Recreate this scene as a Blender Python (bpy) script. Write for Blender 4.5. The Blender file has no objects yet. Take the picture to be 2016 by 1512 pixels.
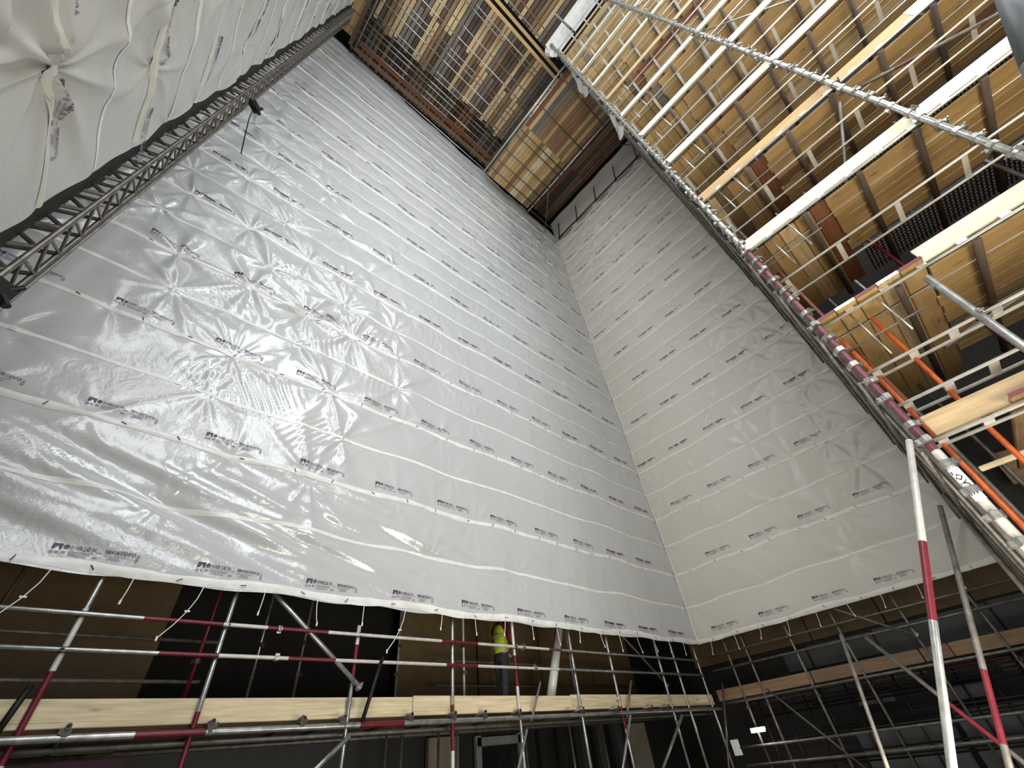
import bpy, bmesh, math, random, re
import numpy as np
from mathutils import Vector, Matrix
random.seed(7)
rng = np.random.default_rng(11)
sc = bpy.context.scene
C = sc.collection

# ------------------------------------------------------------------ camera
cam_d = bpy.data.cameras.new('camera')
cam_d.sensor_fit = 'HORIZONTAL'; cam_d.sensor_width = 36.0
cam_d.lens = 816.9 / 2016 * 36.0
cam_d.clip_start = 0.05; cam_d.clip_end = 200
cam = bpy.data.objects.new('camera', cam_d); C.objects.link(cam)
R = Matrix(((.74632677, -.3956376, -.53522634), (-.65789993, -.56032335, -.50319522), (-.10081687, .72767344, -.67847426)))
cam.matrix_world = R.to_4x4()
sc.camera = cam

# ------------------------------------------------------------------ world, lights, exposure
w = bpy.data.worlds.new('world'); sc.world = w; w.use_nodes = True
w.node_tree.nodes['Background'].inputs[0].default_value = (0.75, 0.85, 1.0, 1)
w.node_tree.nodes['Background'].inputs[1].default_value = 0.55

def area(name, loc, target, sx, sy, power, color=(1, 1, 1)):
    d = bpy.data.lights.new(name, 'AREA'); d.shape = 'RECTANGLE'; d.size = sx; d.size_y = sy
    d.energy = power; d.color = color
    o = bpy.data.objects.new(name, d); C.objects.link(o); o.location = loc
    o.rotation_euler = (Vector(target) - Vector(loc)).to_track_quat('-Z', 'Y').to_euler()
    return o
# assumed daylight: unseen area light added behind the camera for the back sheeting's highlights
area('daylight_opening', (2.8, -7, 15), (6.5, 7, 14), 4, 16, 1300, (0.93, 0.98, 1.0))
# unseen fill added at left to brighten the right sheeting and scaffold
area('daylight_side', (-2.3, -1.9, 16.5), (14, 2.5, 17), 5, 25, 2000, (0.97, 0.98, 1.0))
# unseen fill panels added low down, lifting deck undersides, right sheeting and roof
area('floodlight_low', (1.8, -4.0, -1.2), (8, -2, 14), 3.2, 3.2, 520, (1.0, 0.90, 0.72))
area('floor_fill', (5.2, 1.2, -1.4), (10.5, 4.2, 12), 3.5, 3.5, 450, (1.0, 0.95, 0.84))

vs = sc.view_settings
sc.display_settings.display_device = 'sRGB'
vs.view_transform = 'Standard'; vs.look = 'None'; vs.exposure = 0.0; vs.gamma = 1.0; vs.use_curve_mapping = False

# ------------------------------------------------------------------ materials
def mat(name, col, rough=0.6, metal=0.0, noise=0.0, nscale=8.0, stretch=(1, 1, 1), bump=0.0, bscale=None, col2=None, rand=0.0, coord='Object', spec=0.5, bdist=0.01, knots=0.0):
    m = bpy.data.materials.new(name); m.use_nodes = True
    nt = m.node_tree; p = nt.nodes['Principled BSDF']; N = nt.nodes.new; L = nt.links.new
    p.inputs['Roughness'].default_value = rough; p.inputs['Metallic'].default_value = metal
    p.inputs['Base Color'].default_value = (*col, 1); p.inputs['Specular IOR Level'].default_value = spec
    tc = N('ShaderNodeTexCoord'); mp = N('ShaderNodeMapping'); mp.inputs['Scale'].default_value = stretch
    L(tc.outputs[coord], mp.inputs[0])
    oi = N('ShaderNodeObjectInfo')
    if rand > 0:
        mul = N('ShaderNodeMath'); mul.operation = 'MULTIPLY'; mul.inputs[1].default_value = 57.0
        L(oi.outputs['Random'], mul.inputs[0]); L(mul.outputs[0], mp.inputs['Location'])
    last = None
    if noise > 0 or col2:
        t = N('ShaderNodeTexNoise'); t.inputs['Scale'].default_value = nscale; t.inputs['Detail'].default_value = 6
        t.inputs['Roughness'].default_value = 0.6
        L(mp.outputs[0], t.inputs['Vector'])
        mx = N('ShaderNodeMix'); mx.data_type = 'RGBA'
        mx.inputs[6].default_value = (*col, 1)
        c2 = col2 if col2 else tuple(c * (1 - noise) for c in col)
        mx.inputs[7].default_value = (*c2, 1)
        cr = N('ShaderNodeMapRange'); cr.inputs[1].default_value = 0.35; cr.inputs[2].default_value = 0.68
        L(t.outputs['Fac'], cr.inputs[0]); L(cr.outputs[0], mx.inputs[0])
        last = mx.outputs[2]
    if knots > 0:
        vo = N('ShaderNodeTexVoronoi'); vo.inputs['Scale'].default_value = 1.0
        mk = N('ShaderNodeMapping'); mk.inputs['Scale'].default_value = (1.7, 7.5, 7.5); L(mp.outputs[0], mk.inputs[0])
        mk.inputs['Scale'].default_value = (1.7 / stretch[0] * 1.0, 6.0 / stretch[1], 6.0 / stretch[2])
        L(mk.outputs[0], vo.inputs['Vector'])
        kr = N('ShaderNodeMapRange'); kr.inputs[1].default_value = .05; kr.inputs[2].default_value = .16; kr.inputs[3].default_value = knots; kr.inputs[4].default_value = 0
        L(vo.outputs['Distance'], kr.inputs[0])
        mxk = N('ShaderNodeMix'); mxk.data_type = 'RGBA'; mxk.inputs[7].default_value = (col[0] * .35, col[1] * .26, col[2] * .2, 1)
        L(last, mxk.inputs[6]); L(kr.outputs[0], mxk.inputs[0]); last = mxk.outputs[2]
    if rand > 0:
        hv = N('ShaderNodeHueSaturation'); mr = N('ShaderNodeMapRange')
        mr.inputs[3].default_value = 1 - rand; mr.inputs[4].default_value = 1 + rand * 0.6
        L(oi.outputs['Random'], mr.inputs[0]); L(mr.outputs[0], hv.inputs['Value'])
        if last: L(last, hv.inputs['Color'])
        else: hv.inputs['Color'].default_value = (*col, 1)
        last = hv.outputs[0]
    if last: L(last, p.inputs['Base Color'])
    if bump > 0:
        t2 = N('ShaderNodeTexNoise'); t2.inputs['Scale'].default_value = bscale or nscale * 3; t2.inputs['Detail'].default_value = 5
        L(mp.outputs[0], t2.inputs['Vector'])
        b = N('ShaderNodeBump'); b.inputs['Strength'].default_value = bump; b.inputs['Distance'].default_value = bdist
        L(t2.outputs['Fac'], b.inputs['Height']); L(b.outputs[0], p.inputs['Normal'])
    return m

def sheet_mat(name, col, rough, bstr):
    m = bpy.data.materials.new(name); m.use_nodes = True
    nt = m.node_tree; p = nt.nodes['Principled BSDF']; N = nt.nodes.new; L = nt.links.new
    tc = N('ShaderNodeTexCoord')
    n1 = N('ShaderNodeTexNoise'); n1.inputs['Scale'].default_value = 0.35; n1.inputs['Detail'].default_value = 4
    L(tc.outputs['Object'], n1.inputs['Vector'])
    mx = N('ShaderNodeMix'); mx.data_type = 'RGBA'
    mx.inputs[6].default_value = (*col, 1); mx.inputs[7].default_value = (col[0] * .93, col[1] * .905, col[2] * .87, 1)
    L(n1.outputs['Fac'], mx.inputs[0]); L(mx.outputs[2], p.inputs['Base Color'])
    # plastic film: fine crinkles, patchy
    a = N('ShaderNodeTexNoise'); a.inputs['Scale'].default_value = 3.2; a.inputs['Detail'].default_value = 7; a.inputs['Distortion'].default_value = 1.6
    b = N('ShaderNodeTexNoise'); b.inputs['Scale'].default_value = 14; b.inputs['Detail'].default_value = 4; b.inputs['Distortion'].default_value = 0.8
    pm = N('ShaderNodeTexNoise'); pm.inputs['Scale'].default_value = 0.55; pm.inputs['Detail'].default_value = 2
    for t in (a, b, pm): L(tc.outputs['Object'], t.inputs['Vector'])
    mr = N('ShaderNodeMapRange'); mr.inputs[1].default_value = .42; mr.inputs[2].default_value = .66; mr.inputs[3].default_value = .15; mr.inputs[4].default_value = 1.0
    L(pm.outputs['Fac'], mr.inputs[0])
    s1 = N('ShaderNodeMath'); s1.operation = 'MULTIPLY'; L(b.outputs['Fac'], s1.inputs[0]); s1.inputs[1].default_value = 0.28
    s2 = N('ShaderNodeMath'); s2.operation = 'ADD'; L(a.outputs['Fac'], s2.inputs[0]); L(s1.outputs[0], s2.inputs[1])
    s3 = N('ShaderNodeMath'); s3.operation = 'MULTIPLY'; L(s2.outputs[0], s3.inputs[0]); L(mr.outputs[0], s3.inputs[1])
    bp = N('ShaderNodeBump'); bp.inputs['Strength'].default_value = bstr; bp.inputs['Distance'].default_value = 0.05
    L(s3.outputs[0], bp.inputs['Height']); L(bp.outputs[0], p.inputs['Normal'])
    p.inputs['Roughness'].default_value = rough; p.inputs['Specular IOR Level'].default_value = 1.0 if rough < .2 else 0.6
    return m

M = {}
M['sheet'] = sheet_mat('white_film', (.56, .575, .585), .15, .45)
M['sheetL'] = sheet_mat('white_film_near', (.56, .57, .56), .36, .3)
M['sheetB'] = sheet_mat('white_film_matt', (.585, .57, .515), .34, .38)
M['tape'] = mat('white_tape', (.86, .86, .83), .35, noise=.18, nscale=5, bump=.3, bscale=12)
M['tapeB'] = mat('cream_tape', (.74, .73, .66), .4, noise=.12, nscale=5, bump=.2, bscale=12)
M['print'] = mat('purple_ink', (.085, .055, .10), .5, noise=.3, nscale=9)
M['printf'] = mat('faded_ink', (.30, .25, .32), .5)
M['galv'] = mat('galvanised_steel', (.56, .57, .55), .32, .75, noise=.45, nscale=9, bump=.1, rand=.15)
M['galvd'] = mat('weathered_steel', (.24, .22, .19), .5, .5, noise=.5, nscale=9, rand=.25)
M['cream'] = mat('cream_painted_tube', (.66, .65, .60), .35, .15, noise=.25, nscale=12)
M['red'] = mat('dark_red_paint', (.17, .014, .026), .35, .1, noise=.35, nscale=12)
M['pink'] = mat('worn_red_paint', (.17, .055, .07), .4, .2, noise=.4, nscale=14)
M['orange'] = mat('orange_paint', (.72, .14, .025), .4, .1, noise=.45, nscale=10)
M['alu'] = mat('aluminium_tube', (.74, .73, .66), .34, .55, noise=.2, nscale=10)
M['plate'] = mat('aluminium_flat', (.78, .77, .72), .4, .35, noise=.15, nscale=12)
M['coupler'] = mat('zinc_coupler', (.42, .41, .38), .4, .8, noise=.4, nscale=25)
M['couplerd'] = mat('dark_coupler', (.10, .09, .08), .5, .6, noise=.3, nscale=25)
WS = (.7, 9, 9)
M['pine'] = mat('new_pine', (.62, .45, .24), .6, noise=.38, nscale=2.2, knots=.75, stretch=WS, bump=.15, rand=.10)
M['pinel'] = mat('pale_pine', (.72, .60, .38), .55, noise=.34, nscale=2.2, knots=.75, stretch=WS, bump=.1, rand=.06)
M['ply'] = mat('golden_board', (.50, .325, .135), .55, noise=.25, nscale=1.8, knots=.75, stretch=WS, bump=.12, rand=.16)
M['toe'] = mat('cream_pine', (.84, .77, .54), .5, noise=.12, nscale=2.2, knots=.75, stretch=WS, bump=.1, rand=.06)
M['brown'] = mat('brown_board', (.27, .165, .085), .65, noise=.4, nscale=2, stretch=WS, bump=.2, rand=.25)
M['dark'] = mat('dark_board', (.105, .07, .045), .7, noise=.4, nscale=2, stretch=WS, bump=.2, rand=.3)
M['grey'] = mat('grey_board', (.20, .175, .145), .7, noise=.35, nscale=2, stretch=WS, bump=.2, rand=.25)
M['redwood'] = mat('red_brown_board', (.30, .115, .06), .6, noise=.4, nscale=2, stretch=WS, rand=.25)
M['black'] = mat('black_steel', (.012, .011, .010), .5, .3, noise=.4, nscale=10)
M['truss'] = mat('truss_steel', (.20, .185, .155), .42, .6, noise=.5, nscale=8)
M['truss_shade'] = mat('truss_dark', (.05, .042, .035), .5, .4, noise=.5, nscale=8)  # shaded copy of the truss steel, for rear chords and lacing
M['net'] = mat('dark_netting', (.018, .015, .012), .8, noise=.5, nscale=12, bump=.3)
M['hoard'] = mat('brown_hoarding', (.20, .135, .062), .6, noise=.2, nscale=3)
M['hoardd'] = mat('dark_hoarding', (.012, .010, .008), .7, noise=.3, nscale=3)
M['floor'] = mat('grey_concrete', (.32, .31, .29), .8, noise=.3, nscale=1.5, bump=.2)
M['slate'] = mat('slate_grey_panel', (.018, .02, .02), .5, noise=.3, nscale=2)
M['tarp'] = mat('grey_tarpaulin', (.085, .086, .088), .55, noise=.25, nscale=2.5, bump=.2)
M['frame'] = mat('grey_window_frame', (.30, .32, .32), .4, .3, noise=.15)
M['glass'] = mat('dark_glass', (.012, .014, .014), .08)
M['tan'] = mat('tan_render', (.24, .21, .16), .7, noise=.2, nscale=3)
M['magenta'] = mat('magenta_vinyl', (.05, .001, .028), .5)
M['hose'] = mat('grey_rubber', (.10, .11, .12), .5)
M['vest'] = mat('hi_vis_yellow', (.55, .72, .03), .6, noise=.2, nscale=14)
M['vestd'] = mat('reflective_band', (.35, .42, .22), .35)
M['redcloth'] = mat('dark_red_sleeve', (.16, .015, .02), .8)
M['trous'] = mat('charcoal_trousers', (.03, .03, .035), .85, noise=.4, nscale=15)
M['skin'] = mat('skin', (.52, .33, .24), .55)
M['hair'] = mat('dark_hair', (.04, .028, .02), .7)
M['boot'] = mat('tan_boot', (.14, .09, .05), .6)
M['pvc'] = mat('white_plastic_pipe', (.80, .80, .77), .22)
M['cord'] = mat('white_elastic', (.85, .84, .78), .5)
M['label'] = mat('white_label', (.85, .85, .82), .4)
M['ink'] = mat('black_ink', (.02, .02, .02), .5)
M['grate'] = mat('steel_grating', (.075, .065, .055), .5, .6, noise=.6, nscale=60)
em = bpy.data.materials.new('lamp_glow'); em.use_nodes = True
em.node_tree.nodes['Principled BSDF'].inputs['Emission Color'].default_value = (1, .98, .92, 1)
em.node_tree.nodes['Principled BSDF'].inputs['Emission Strength'].default_value = 60
M['glow'] = em

# ------------------------------------------------------------------ mesh helpers
class MB:
    def __init__(s): s.v = []; s.f = []; s.m = []; s.mats = []
    def mi(s, m):
        if m not in s.mats: s.mats.append(m)
        return s.mats.index(m)
    def tube(s, a, b, r, m, n=10, segs=None, caps=True, r2=None):
        a = Vector(a); b = Vector(b); d = b - a; L = d.length; d.normalize()
        up = Vector((0, 0, 1)) if abs(d.z) < .9 else Vector((1, 0, 0))
        x = d.cross(up).normalized(); y = d.cross(x)
        ts = [0.0]; ms = []
        if segs:
            for t, mm in segs: ts.append(t); ms.append(mm)
        else: ts.append(1.0); ms.append(m)
        base = len(s.v)
        for t in ts:
            c = a + d * (L * t); rr = r if r2 is None else r + (r2 - r) * t
            for k in range(n):
                an = 2 * math.pi * k / n
                s.v.append(c + x * (rr * math.cos(an)) + y * (rr * math.sin(an)))
        for i, mm in enumerate(ms):
            q = s.mi(M[mm]) 
            for k in range(n):
                k2 = (k + 1) % n
                s.f.append((base + i * n + k, base + (i + 1) * n + k, base + (i + 1) * n + k2, base + i * n + k2)); s.m.append(q)
        if caps:
            s.f.append(tuple(base + k for k in range(n))); s.m.append(s.mi(M[ms[0]]))
            e = base + (len(ts) - 1) * n
            s.f.append(tuple(e + n - 1 - k for k in range(n))); s.m.append(s.mi(M[ms[-1]]))
        return s
    def path(s, pts, r, m, n=6):
        for a, b in zip(pts[:-1], pts[1:]): s.tube(a, b, r, m, n)
        return s
    def box(s, c, h, m, ax=None):
        c = Vector(c); ax = ax or (Vector((1, 0, 0)), Vector((0, 1, 0)), Vector((0, 0, 1)))
        b = len(s.v)
        for sz in (-1, 1):
            for sy in (-1, 1):
                for sx in (-1, 1):
                    s.v.append(c + ax[0] * (h[0] * sx) + ax[1] * (h[1] * sy) + ax[2] * (h[2] * sz))
        q = s.mi(M[m])
        for f in ((0, 2, 3, 1), (4, 5, 7, 6), (0, 1, 5, 4), (2, 6, 7, 3), (0, 4, 6, 2), (1, 3, 7, 5)):
            s.f.append(tuple(b + i for i in f)); s.m.append(q)
        return s
    def build(s, name, parent=None, loc=None, smooth=False):
        if loc is None:
            loc = sum((Vector(v) for v in s.v), Vector()) / max(1, len(s.v)) if parent is None else Vector((0, 0, 0))
        loc = Vector(loc)
        me = bpy.data.meshes.new(name)
        me.from_pydata([tuple(Vector(v) - loc) for v in s.v], [], s.f)
        for mm in s.mats: me.materials.append(mm)
        me.polygons.foreach_set('material_index', s.m)
        if smooth: me.polygons.foreach_set('use_smooth', [len(p.vertices) == 4 for p in me.polygons])
        me.update()
        o = bpy.data.objects.new(name, me); C.objects.link(o); o.location = loc
        if parent: o.parent = parent
        return o

def tag(o, label, cat, group=None):
    if len(re.findall(r"[A-Za-z0-9][A-Za-z0-9'-]*", label)) > 16: print('LONG', label)
    o['label'] = label; o['category'] = cat
    if group: o['group'] = group
    return o
def struct(o): o['kind'] = 'structure'; return o
def empty(name, loc=(0, 0, 0)):
    o = bpy.data.objects.new(name, None); C.objects.link(o); o.location = loc; o.empty_display_size = .1
    return o
def child(o, parent):
    "parent keeping world place (parents here are unrotated)"
    o.parent = parent; o.location = Vector(o.location) - Vector(parent.location); return o

ONES = ['', 'first', 'second', 'third', 'fourth', 'fifth', 'sixth', 'seventh', 'eighth', 'ninth', 'tenth', 'eleventh', 'twelfth', 'thirteenth', 'fourteenth', 'fifteenth', 'sixteenth', 'seventeenth', 'eighteenth', 'nineteenth']
TENS = {2: 'twenty', 3: 'thirty', 4: 'forty', 5: 'fifty', 6: 'sixty', 7: 'seventy', 8: 'eighty', 9: 'ninety'}
def nth(n):
    if n < 20: return ONES[n]
    t, u = divmod(n, 10)
    return TENS[t][:-1] + 'ieth' if u == 0 else TENS[t] + '-' + ONES[u]

def board(name, a, b, width, thick, m, wdir=(0, 0, 1), ends=None, parent=None):
    "plank from a to b (centre line); wdir = direction of its width"
    a = Vector(a); b = Vector(b); d = (b - a); L = d.length; d.normalize()
    wd = Vector(wdir); wd = (wd - d * wd.dot(d)).normalized(); td = d.cross(wd)
    mb = MB(); X, Y, Z = Vector((1, 0, 0)), Vector((0, 1, 0)), Vector((0, 0, 1))
    e = min(.006, thick * .2)
    mb.box((0, 0, 0), (L / 2, width / 2 - e, thick / 2), m); mb.box((0, 0, 0), (L / 2 - e, width / 2, thick / 2 - e), m)
    if ends:
        for sgn, mm in ends: mb.box((sgn * (L / 2 + .002), 0, 0), (.004, width / 2 + .002, thick / 2 + .002), mm)
    me_o = mb.build(name, None, loc=(0, 0, 0))
    rot = Matrix((d, wd, td)).transposed().to_4x4()
    rot.translation = (a + b) / 2
    me_o.matrix_world = rot
    if parent: me_o.parent = parent
    return me_o

def pipe(name, a, b, r, m, n=10, segs=None, parent=None):
    mb = MB(); mb.tube(a, b, r, m, n, segs)
    o = mb.build(name, parent, smooth=True)
    return o

# shared coupler mesh
def coupler_mesh(name, r, m, L=.07):
    mb = MB()
    mb.tube((0, 0, -L / 2), (0, 0, L / 2), r, m, 10)
    mb.box((r * 1.1, 0, 0), (r * .45, r * .42, L * .42), m)
    mb.tube((r * 1.5, -r * .9, 0), (r * 1.5, r * 1.1, 0), r * .22, m, 6)
    mb.box((0, r * 1.05, 0), (r * .5, r * .35, L * .5), m)
    me = mb.build(name, None, loc=(0, 0, 0)); d = me.data; bpy.data.objects.remove(me); return d
CM = coupler_mesh('coupler', .060, 'coupler'); CMs = coupler_mesh('coupler_small', .040, 'coupler', .055); CMd = coupler_mesh('coupler_dark', .042, 'couplerd', .055)
def coupler(parent, p, me=None, axis=(0, 0, 1), spin=None):
    o = bpy.data.objects.new('coupler', me or CMs); C.objects.link(o); o.parent = parent
    q = Vector(axis).to_track_quat('Z', 'Y').to_matrix().to_4x4() @ Matrix.Rotation(spin if spin is not None else random.uniform(0, 6.28), 4, 'Z')
    q.translation = Vector(p) - Vector(parent.location); o.matrix_local = q
    return o

# ------------------------------------------------------------------ room shell
FZ = -1.6
def plane_box(name, lo, hi, m):
    mb = MB(); lo = Vector(lo); hi = Vector(hi); mb.box((lo + hi) / 2, (hi - lo) / 2, m)
    return struct(mb.build(name))
plane_box('floor', (-5.2, -14, FZ - .2), (17, 11.2, FZ), 'floor')
plane_box('wall_back', (-5.2, 10.2, FZ), (17, 10.4, 33), 'hoardd')
plane_box('wall_right', (15.725, -14, FZ), (15.925, 10.2, 33), 'hoardd')
plane_box('wall_left', (-5.2, -14, FZ), (-5.0, 10.2, 33), 'hoardd')
plane_box('ceiling', (-5.2, -14, 33), (17, 10.4, 33.2), 'hoardd')

# ------------------------------------------------------------------ wrinkled film
STR = 1.955            # height of one strip of sheeting between sealed seams
Z0 = 2.22
class Film:
    def __init__(s, u0, u1, z0, z1, seam0, nper, amp, sag, seed, noise=.006, rs=1.0):
        s.r = np.random.default_rng(seed); r = s.r; s.seam0 = seam0; s.sagA = sag
        s.waves = [(r.uniform(.6, 3.2), r.uniform(0, math.pi), r.uniform(0, 6.28)) for _ in range(12)]; s.noise = noise
        s.sags = [(r.uniform(.7, 1.9), r.uniform(0, 6.28)) for _ in range(5)]
        s.stars = []; s.creases = []
        ns = int((z1 - seam0) / (STR / 2)) + 1
        prev = None
        for i in range(0, ns + 1):
            z = seam0 + i * STR / 2; row = []
            u = u0 + r.uniform(0, nper)
            while u < u1:
                A = amp(u, z)
                s.stars.append((u, z + r.normal(0, .03), A * r.uniform(.45, 1.3), rs * r.uniform(.35, .85), r.integers(5, 12), r.uniform(0, 6.28), r.uniform(0, 6.28)))
                row.append((u, z)); u += nper * r.uniform(.65, 1.35) * (1 if i % 2 == 0 else 1.5)
            if prev:
                for (a, b) in row:
                    c = min(prev, key=lambda q: abs(q[0] - a - r.normal(0, .5)))
                    A = amp(a, b)
                    if r.random() < min(.85, A * 14): s.creases.append((a, b, c[0], c[1], A * r.uniform(.3, .8), r.uniform(.03, .10)))
            prev = row
        s.extra = None
    def sag(s, u):
        return s.sagA * sum(np.sin(u * f * 1.7 + p) for f, p in s.sags) / 2.2
    def h(s, u, z):
        u = np.asarray(u, float); z = np.asarray(z, float)
        t = (z - s.sag(u) - s.seam0) / (STR / 2)
        o = .030 * np.abs(np.sin(math.pi * t)) ** .8
        q = np.zeros_like(u)
        for f, a, p in s.waves: q += np.sin(f * (u * math.cos(a) + z * math.sin(a)) * 1.9 + p) / (1 + f * .6)
        o = o + q * s.noise
        for (a, b, A, Rr, n, p, p2) in s.stars:
            k = np.where((np.abs(u - a) < Rr * 2.6) & (np.abs(z - b) < Rr * 2.6))
            if len(k[0]) == 0: continue
            du = u[k] - a; dz = z[k] - b; rr = np.hypot(du, dz) + 1e-6; th = np.arctan2(dz, du)
            prof = (1 - np.exp(-rr / .16)) * np.exp(-rr / Rr) * np.clip(2.6 - rr / Rr, 0, 1)
            fold = (np.abs(np.cos(n * th / 2 + p + .7 * np.sin(th + p2))) ** 5 * 1.5 - .3) * (.15 + .85 * np.abs(np.sin(th + p2)))
            o[k] += A * 1.5 * prof * fold - A * .9 * np.exp(-(rr / (Rr * .35)) ** 1.2)
        for (a, b, c, d, A, wd) in s.creases:
            L2 = (c - a) ** 2 + (d - b) ** 2
            k = np.where((u > min(a, c) - .5) & (u < max(a, c) + .5) & (z > min(b, d) - .1) & (z < max(b, d) + .1))
            if len(k[0]) == 0: continue
            tt = np.clip(((u[k] - a) * (c - a) + (z[k] - b) * (d - b)) / L2, 0, 1)
            dd = np.hypot(u[k] - a - tt * (c - a), z[k] - b - tt * (d - b))
            o[k] += A * np.exp(-dd / wd)
        if s.extra is not None: o = o + s.extra(u, z)
        return o

def grid_mesh(name, P, m, parent, smooth=True):
    nz, nu, _ = P.shape
    me = bpy.data.meshes.new(name)
    idx = np.arange(nz * nu).reshape(nz, nu)
    f = np.stack([idx[:-1, :-1], idx[:-1, 1:], idx[1:, 1:], idx[1:, :-1]], -1).reshape(-1, 4)
    me.vertices.add(nz * nu); me.vertices.foreach_set('co', P.reshape(-1).astype(np.float32))
    me.loops.add(f.size); me.loops.foreach_set('vertex_index', f.reshape(-1).astype(np.int32))
    me.polygons.add(len(f)); me.polygons.foreach_set('loop_start', (np.arange(len(f)) * 4).astype(np.int32))
    me.polygons.foreach_set('loop_total', np.full(len(f), 4, np.int32))
    me.polygons.foreach_set('use_smooth', np.ones(len(f), bool))
    me.materials.append(m); me.update(calc_edges=True); me.validate()
    o = bpy.data.objects.new(name, me); C.objects.link(o)
    if parent: o.parent = parent
    return o

# lettering of the film, built once as flat triangles in (x, z) metres
def text_tris(body, size, bold=.012):
    cu = bpy.data.curves.new('t', 'FONT'); cu.body = body; cu.size = size; cu.resolution_u = 1; cu.offset = bold * size
    o = bpy.data.objects.new('t', cu); C.objects.link(o)
    bpy.context.view_layer.update()
    me = bpy.data.meshes.new_from_object(o.evaluated_get(bpy.context.evaluated_depsgraph_get()))
    v = np.array([tuple(q.co)[:2] for q in me.vertices]); f = [tuple(p.vertices) for p in me.polygons]
    bpy.data.objects.remove(o); bpy.data.meshes.remove(me); bpy.data.curves.remove(cu)
    return v, f
def merge(parts):
    V = []; F = []; MI = []; n = 0
    for v, f, k in parts:
        V.append(v); F += [tuple(i + n for i in q) for q in f]; MI += [k] * len(f); n += len(v)
    return np.vstack(V), F, MI
def rect(x0, y0, x1, y1): return np.array([(x0, y0), (x1, y0), (x1, y1), (x0, y1)]), [(0, 1, 2, 3)]
def fit(vf, x, y, wdt, hgt):
    v, f = vf; lo = v.min(0); hi = v.max(0); return (v - lo) / (hi - lo) * np.array([wdt, hgt]) + np.array([x, y]), f
def ring(cx, cy, r, t, n=14):
    v = []; f = []
    for k in range(n):
        a = 2 * math.pi * k / n; v += [(cx + r * math.cos(a), cy + r * math.sin(a)), (cx + (r - t) * math.cos(a), cy + (r - t) * math.sin(a))]
    for k in range(n): j = (k + 1) % n; f.append((2 * k, 2 * j, 2 * j + 1, 2 * k + 1))
    return np.array(v), f
T1 = text_tris('POWERCLAD 200', .1); T2 = text_tris('PREMIUM FLAME RETARDANT', .1)
def print_shape(full):
    P = []
    # square badge with a triangle cut out of it, and a disc badge
    P.append((np.array([(0, .10), (.025, .10), (.05, .145), (.075, .10), (.09, .10), (.09, .165), (0, .165)]), [(0, 1, 2, 5, 6), (2, 3, 4, 5)], 0))
    P.append((*ring(.125, .135, .026, .010), 0)); P.append((*rect(.103, .128, .147, .150), 0))
    if full:
        P.append((*fit(T1, .165, .105, .235, .05), 0)); P.append((*fit(T2, .485, .105, .255, .045), 0))
    else:
        P.append((*rect(.165, .108, .40, .15), 0)); P.append((*rect(.485, .108, .74, .147), 0))
    for y, a, b in ((.082, .165, .38), (.062, .165, .36), (.040, .165, .34)): P.append((*rect(a, y, b, y + .008), 1))
    for y, a, b in ((.082, .485, .70), (.062, .54, .64), (.045, .52, .66)): P.append((*rect(a, y, b, y + .008), 1))
    P.append((*rect(.405, .10, .46, .108), 1)); P.append((*rect(.39, .040, .44, .060), 1))
    P.append((*rect(.0, .05, .035, .08), 1)); P.append((*rect(.045, .055, .08, .08), 1)); P.append((*rect(.10, .06, .14, .085), 1))
    P.append((*ring(.765, .125, .02, .007), 0)); P.append((np.array([(.795, .10), (.83, .10), (.812, .145)]), [(0, 1, 2)], 1))
    P.append((*rect(.795, .055, .83, .09), 1))
    return merge(P)
PR_FULL = print_shape(True); PR_SIMPLE = print_shape(False)

def add_print(parent, to3, u0, z0, full, dirn=1):
    V, F, MI = PR_FULL if full else PR_SIMPLE
    P = to3(u0 + dirn * V[:, 0], z0 + V[:, 1], .007)
    me = bpy.data.meshes.new('printed_logo'); me.from_pydata(P.tolist(), [], F)
    me.materials.append(M['print']); me.materials.append(M['printf']); me.polygons.foreach_set('material_index', MI); me.update()
    o = bpy.data.objects.new('printed_logo', me); C.objects.link(o); o.parent = parent
    return o
def add_band(parent, name, to3, film, u0, u1, z, hw, bulge, m, du=.09, lo=None):
    us = np.arange(u0, u1 + du / 2, du); zs = np.linspace(-hw, hw, 5)
    U, Zo = np.meshgrid(us, zs); Z = z + Zo + film.sag(U)
    W = 1 + .18 * np.sin(U * 7.1 + z * 3) * np.sin(U * 3.3)
    Z = z + Zo * W + film.sag(U)
    P = to3(U, Z, .004 + bulge * (1 - (Zo / hw) ** 2))
    return grid_mesh(name, P, m, parent)

# ---- wall A sheeting (back): plane y = 7
def ampA(u, z):
    a = .010 + .078 * math.exp(-((u - .6) / 3.0) ** 2 - ((z - 8.0) / 3.0) ** 2)
    a += .04 * math.exp(-((u + 1.5) / 3) ** 2 - ((z - 14) / 5) ** 2)
    a += .035 * math.exp(-((u - 11.5) / 2.5) ** 2 - ((z - 23) / 3.5) ** 2)
    if z < 2.5: a *= .1
    return a
fA = Film(-5, 14, 2.2, 29, Z0, 1.35, ampA, .022, 5)
RIP = [(1.6, 7.5, .75, 46, .006, .3), (2.2, 8.4, .6, 38, .006, -.2), (.6, 5.6, .7, 40, .007, .5), (-.2, 5.4, .5, 44, .006, -.4), (.2, 9.2, .5, 42, .006, .7), (-.4, 7.6, .55, 36, .007, .8), (3.0, 6.9, .5, 44, .004, .1), (-1.2, 3.6, .6, 40, .005, 1.2), (4.2, 9.6, .9, 34, .0025, .1), (5.2, 8.0, .9, 36, .0025, 0), (-.5, 11.2, .5, 30, .007, .6), (1.0, 10.5, .6, 34, .005, -.5), (1.9, 5.0, .7, 40, .005, -.8), (7.0, 12.0, 1.2, 22, .004, .1)]
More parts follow.
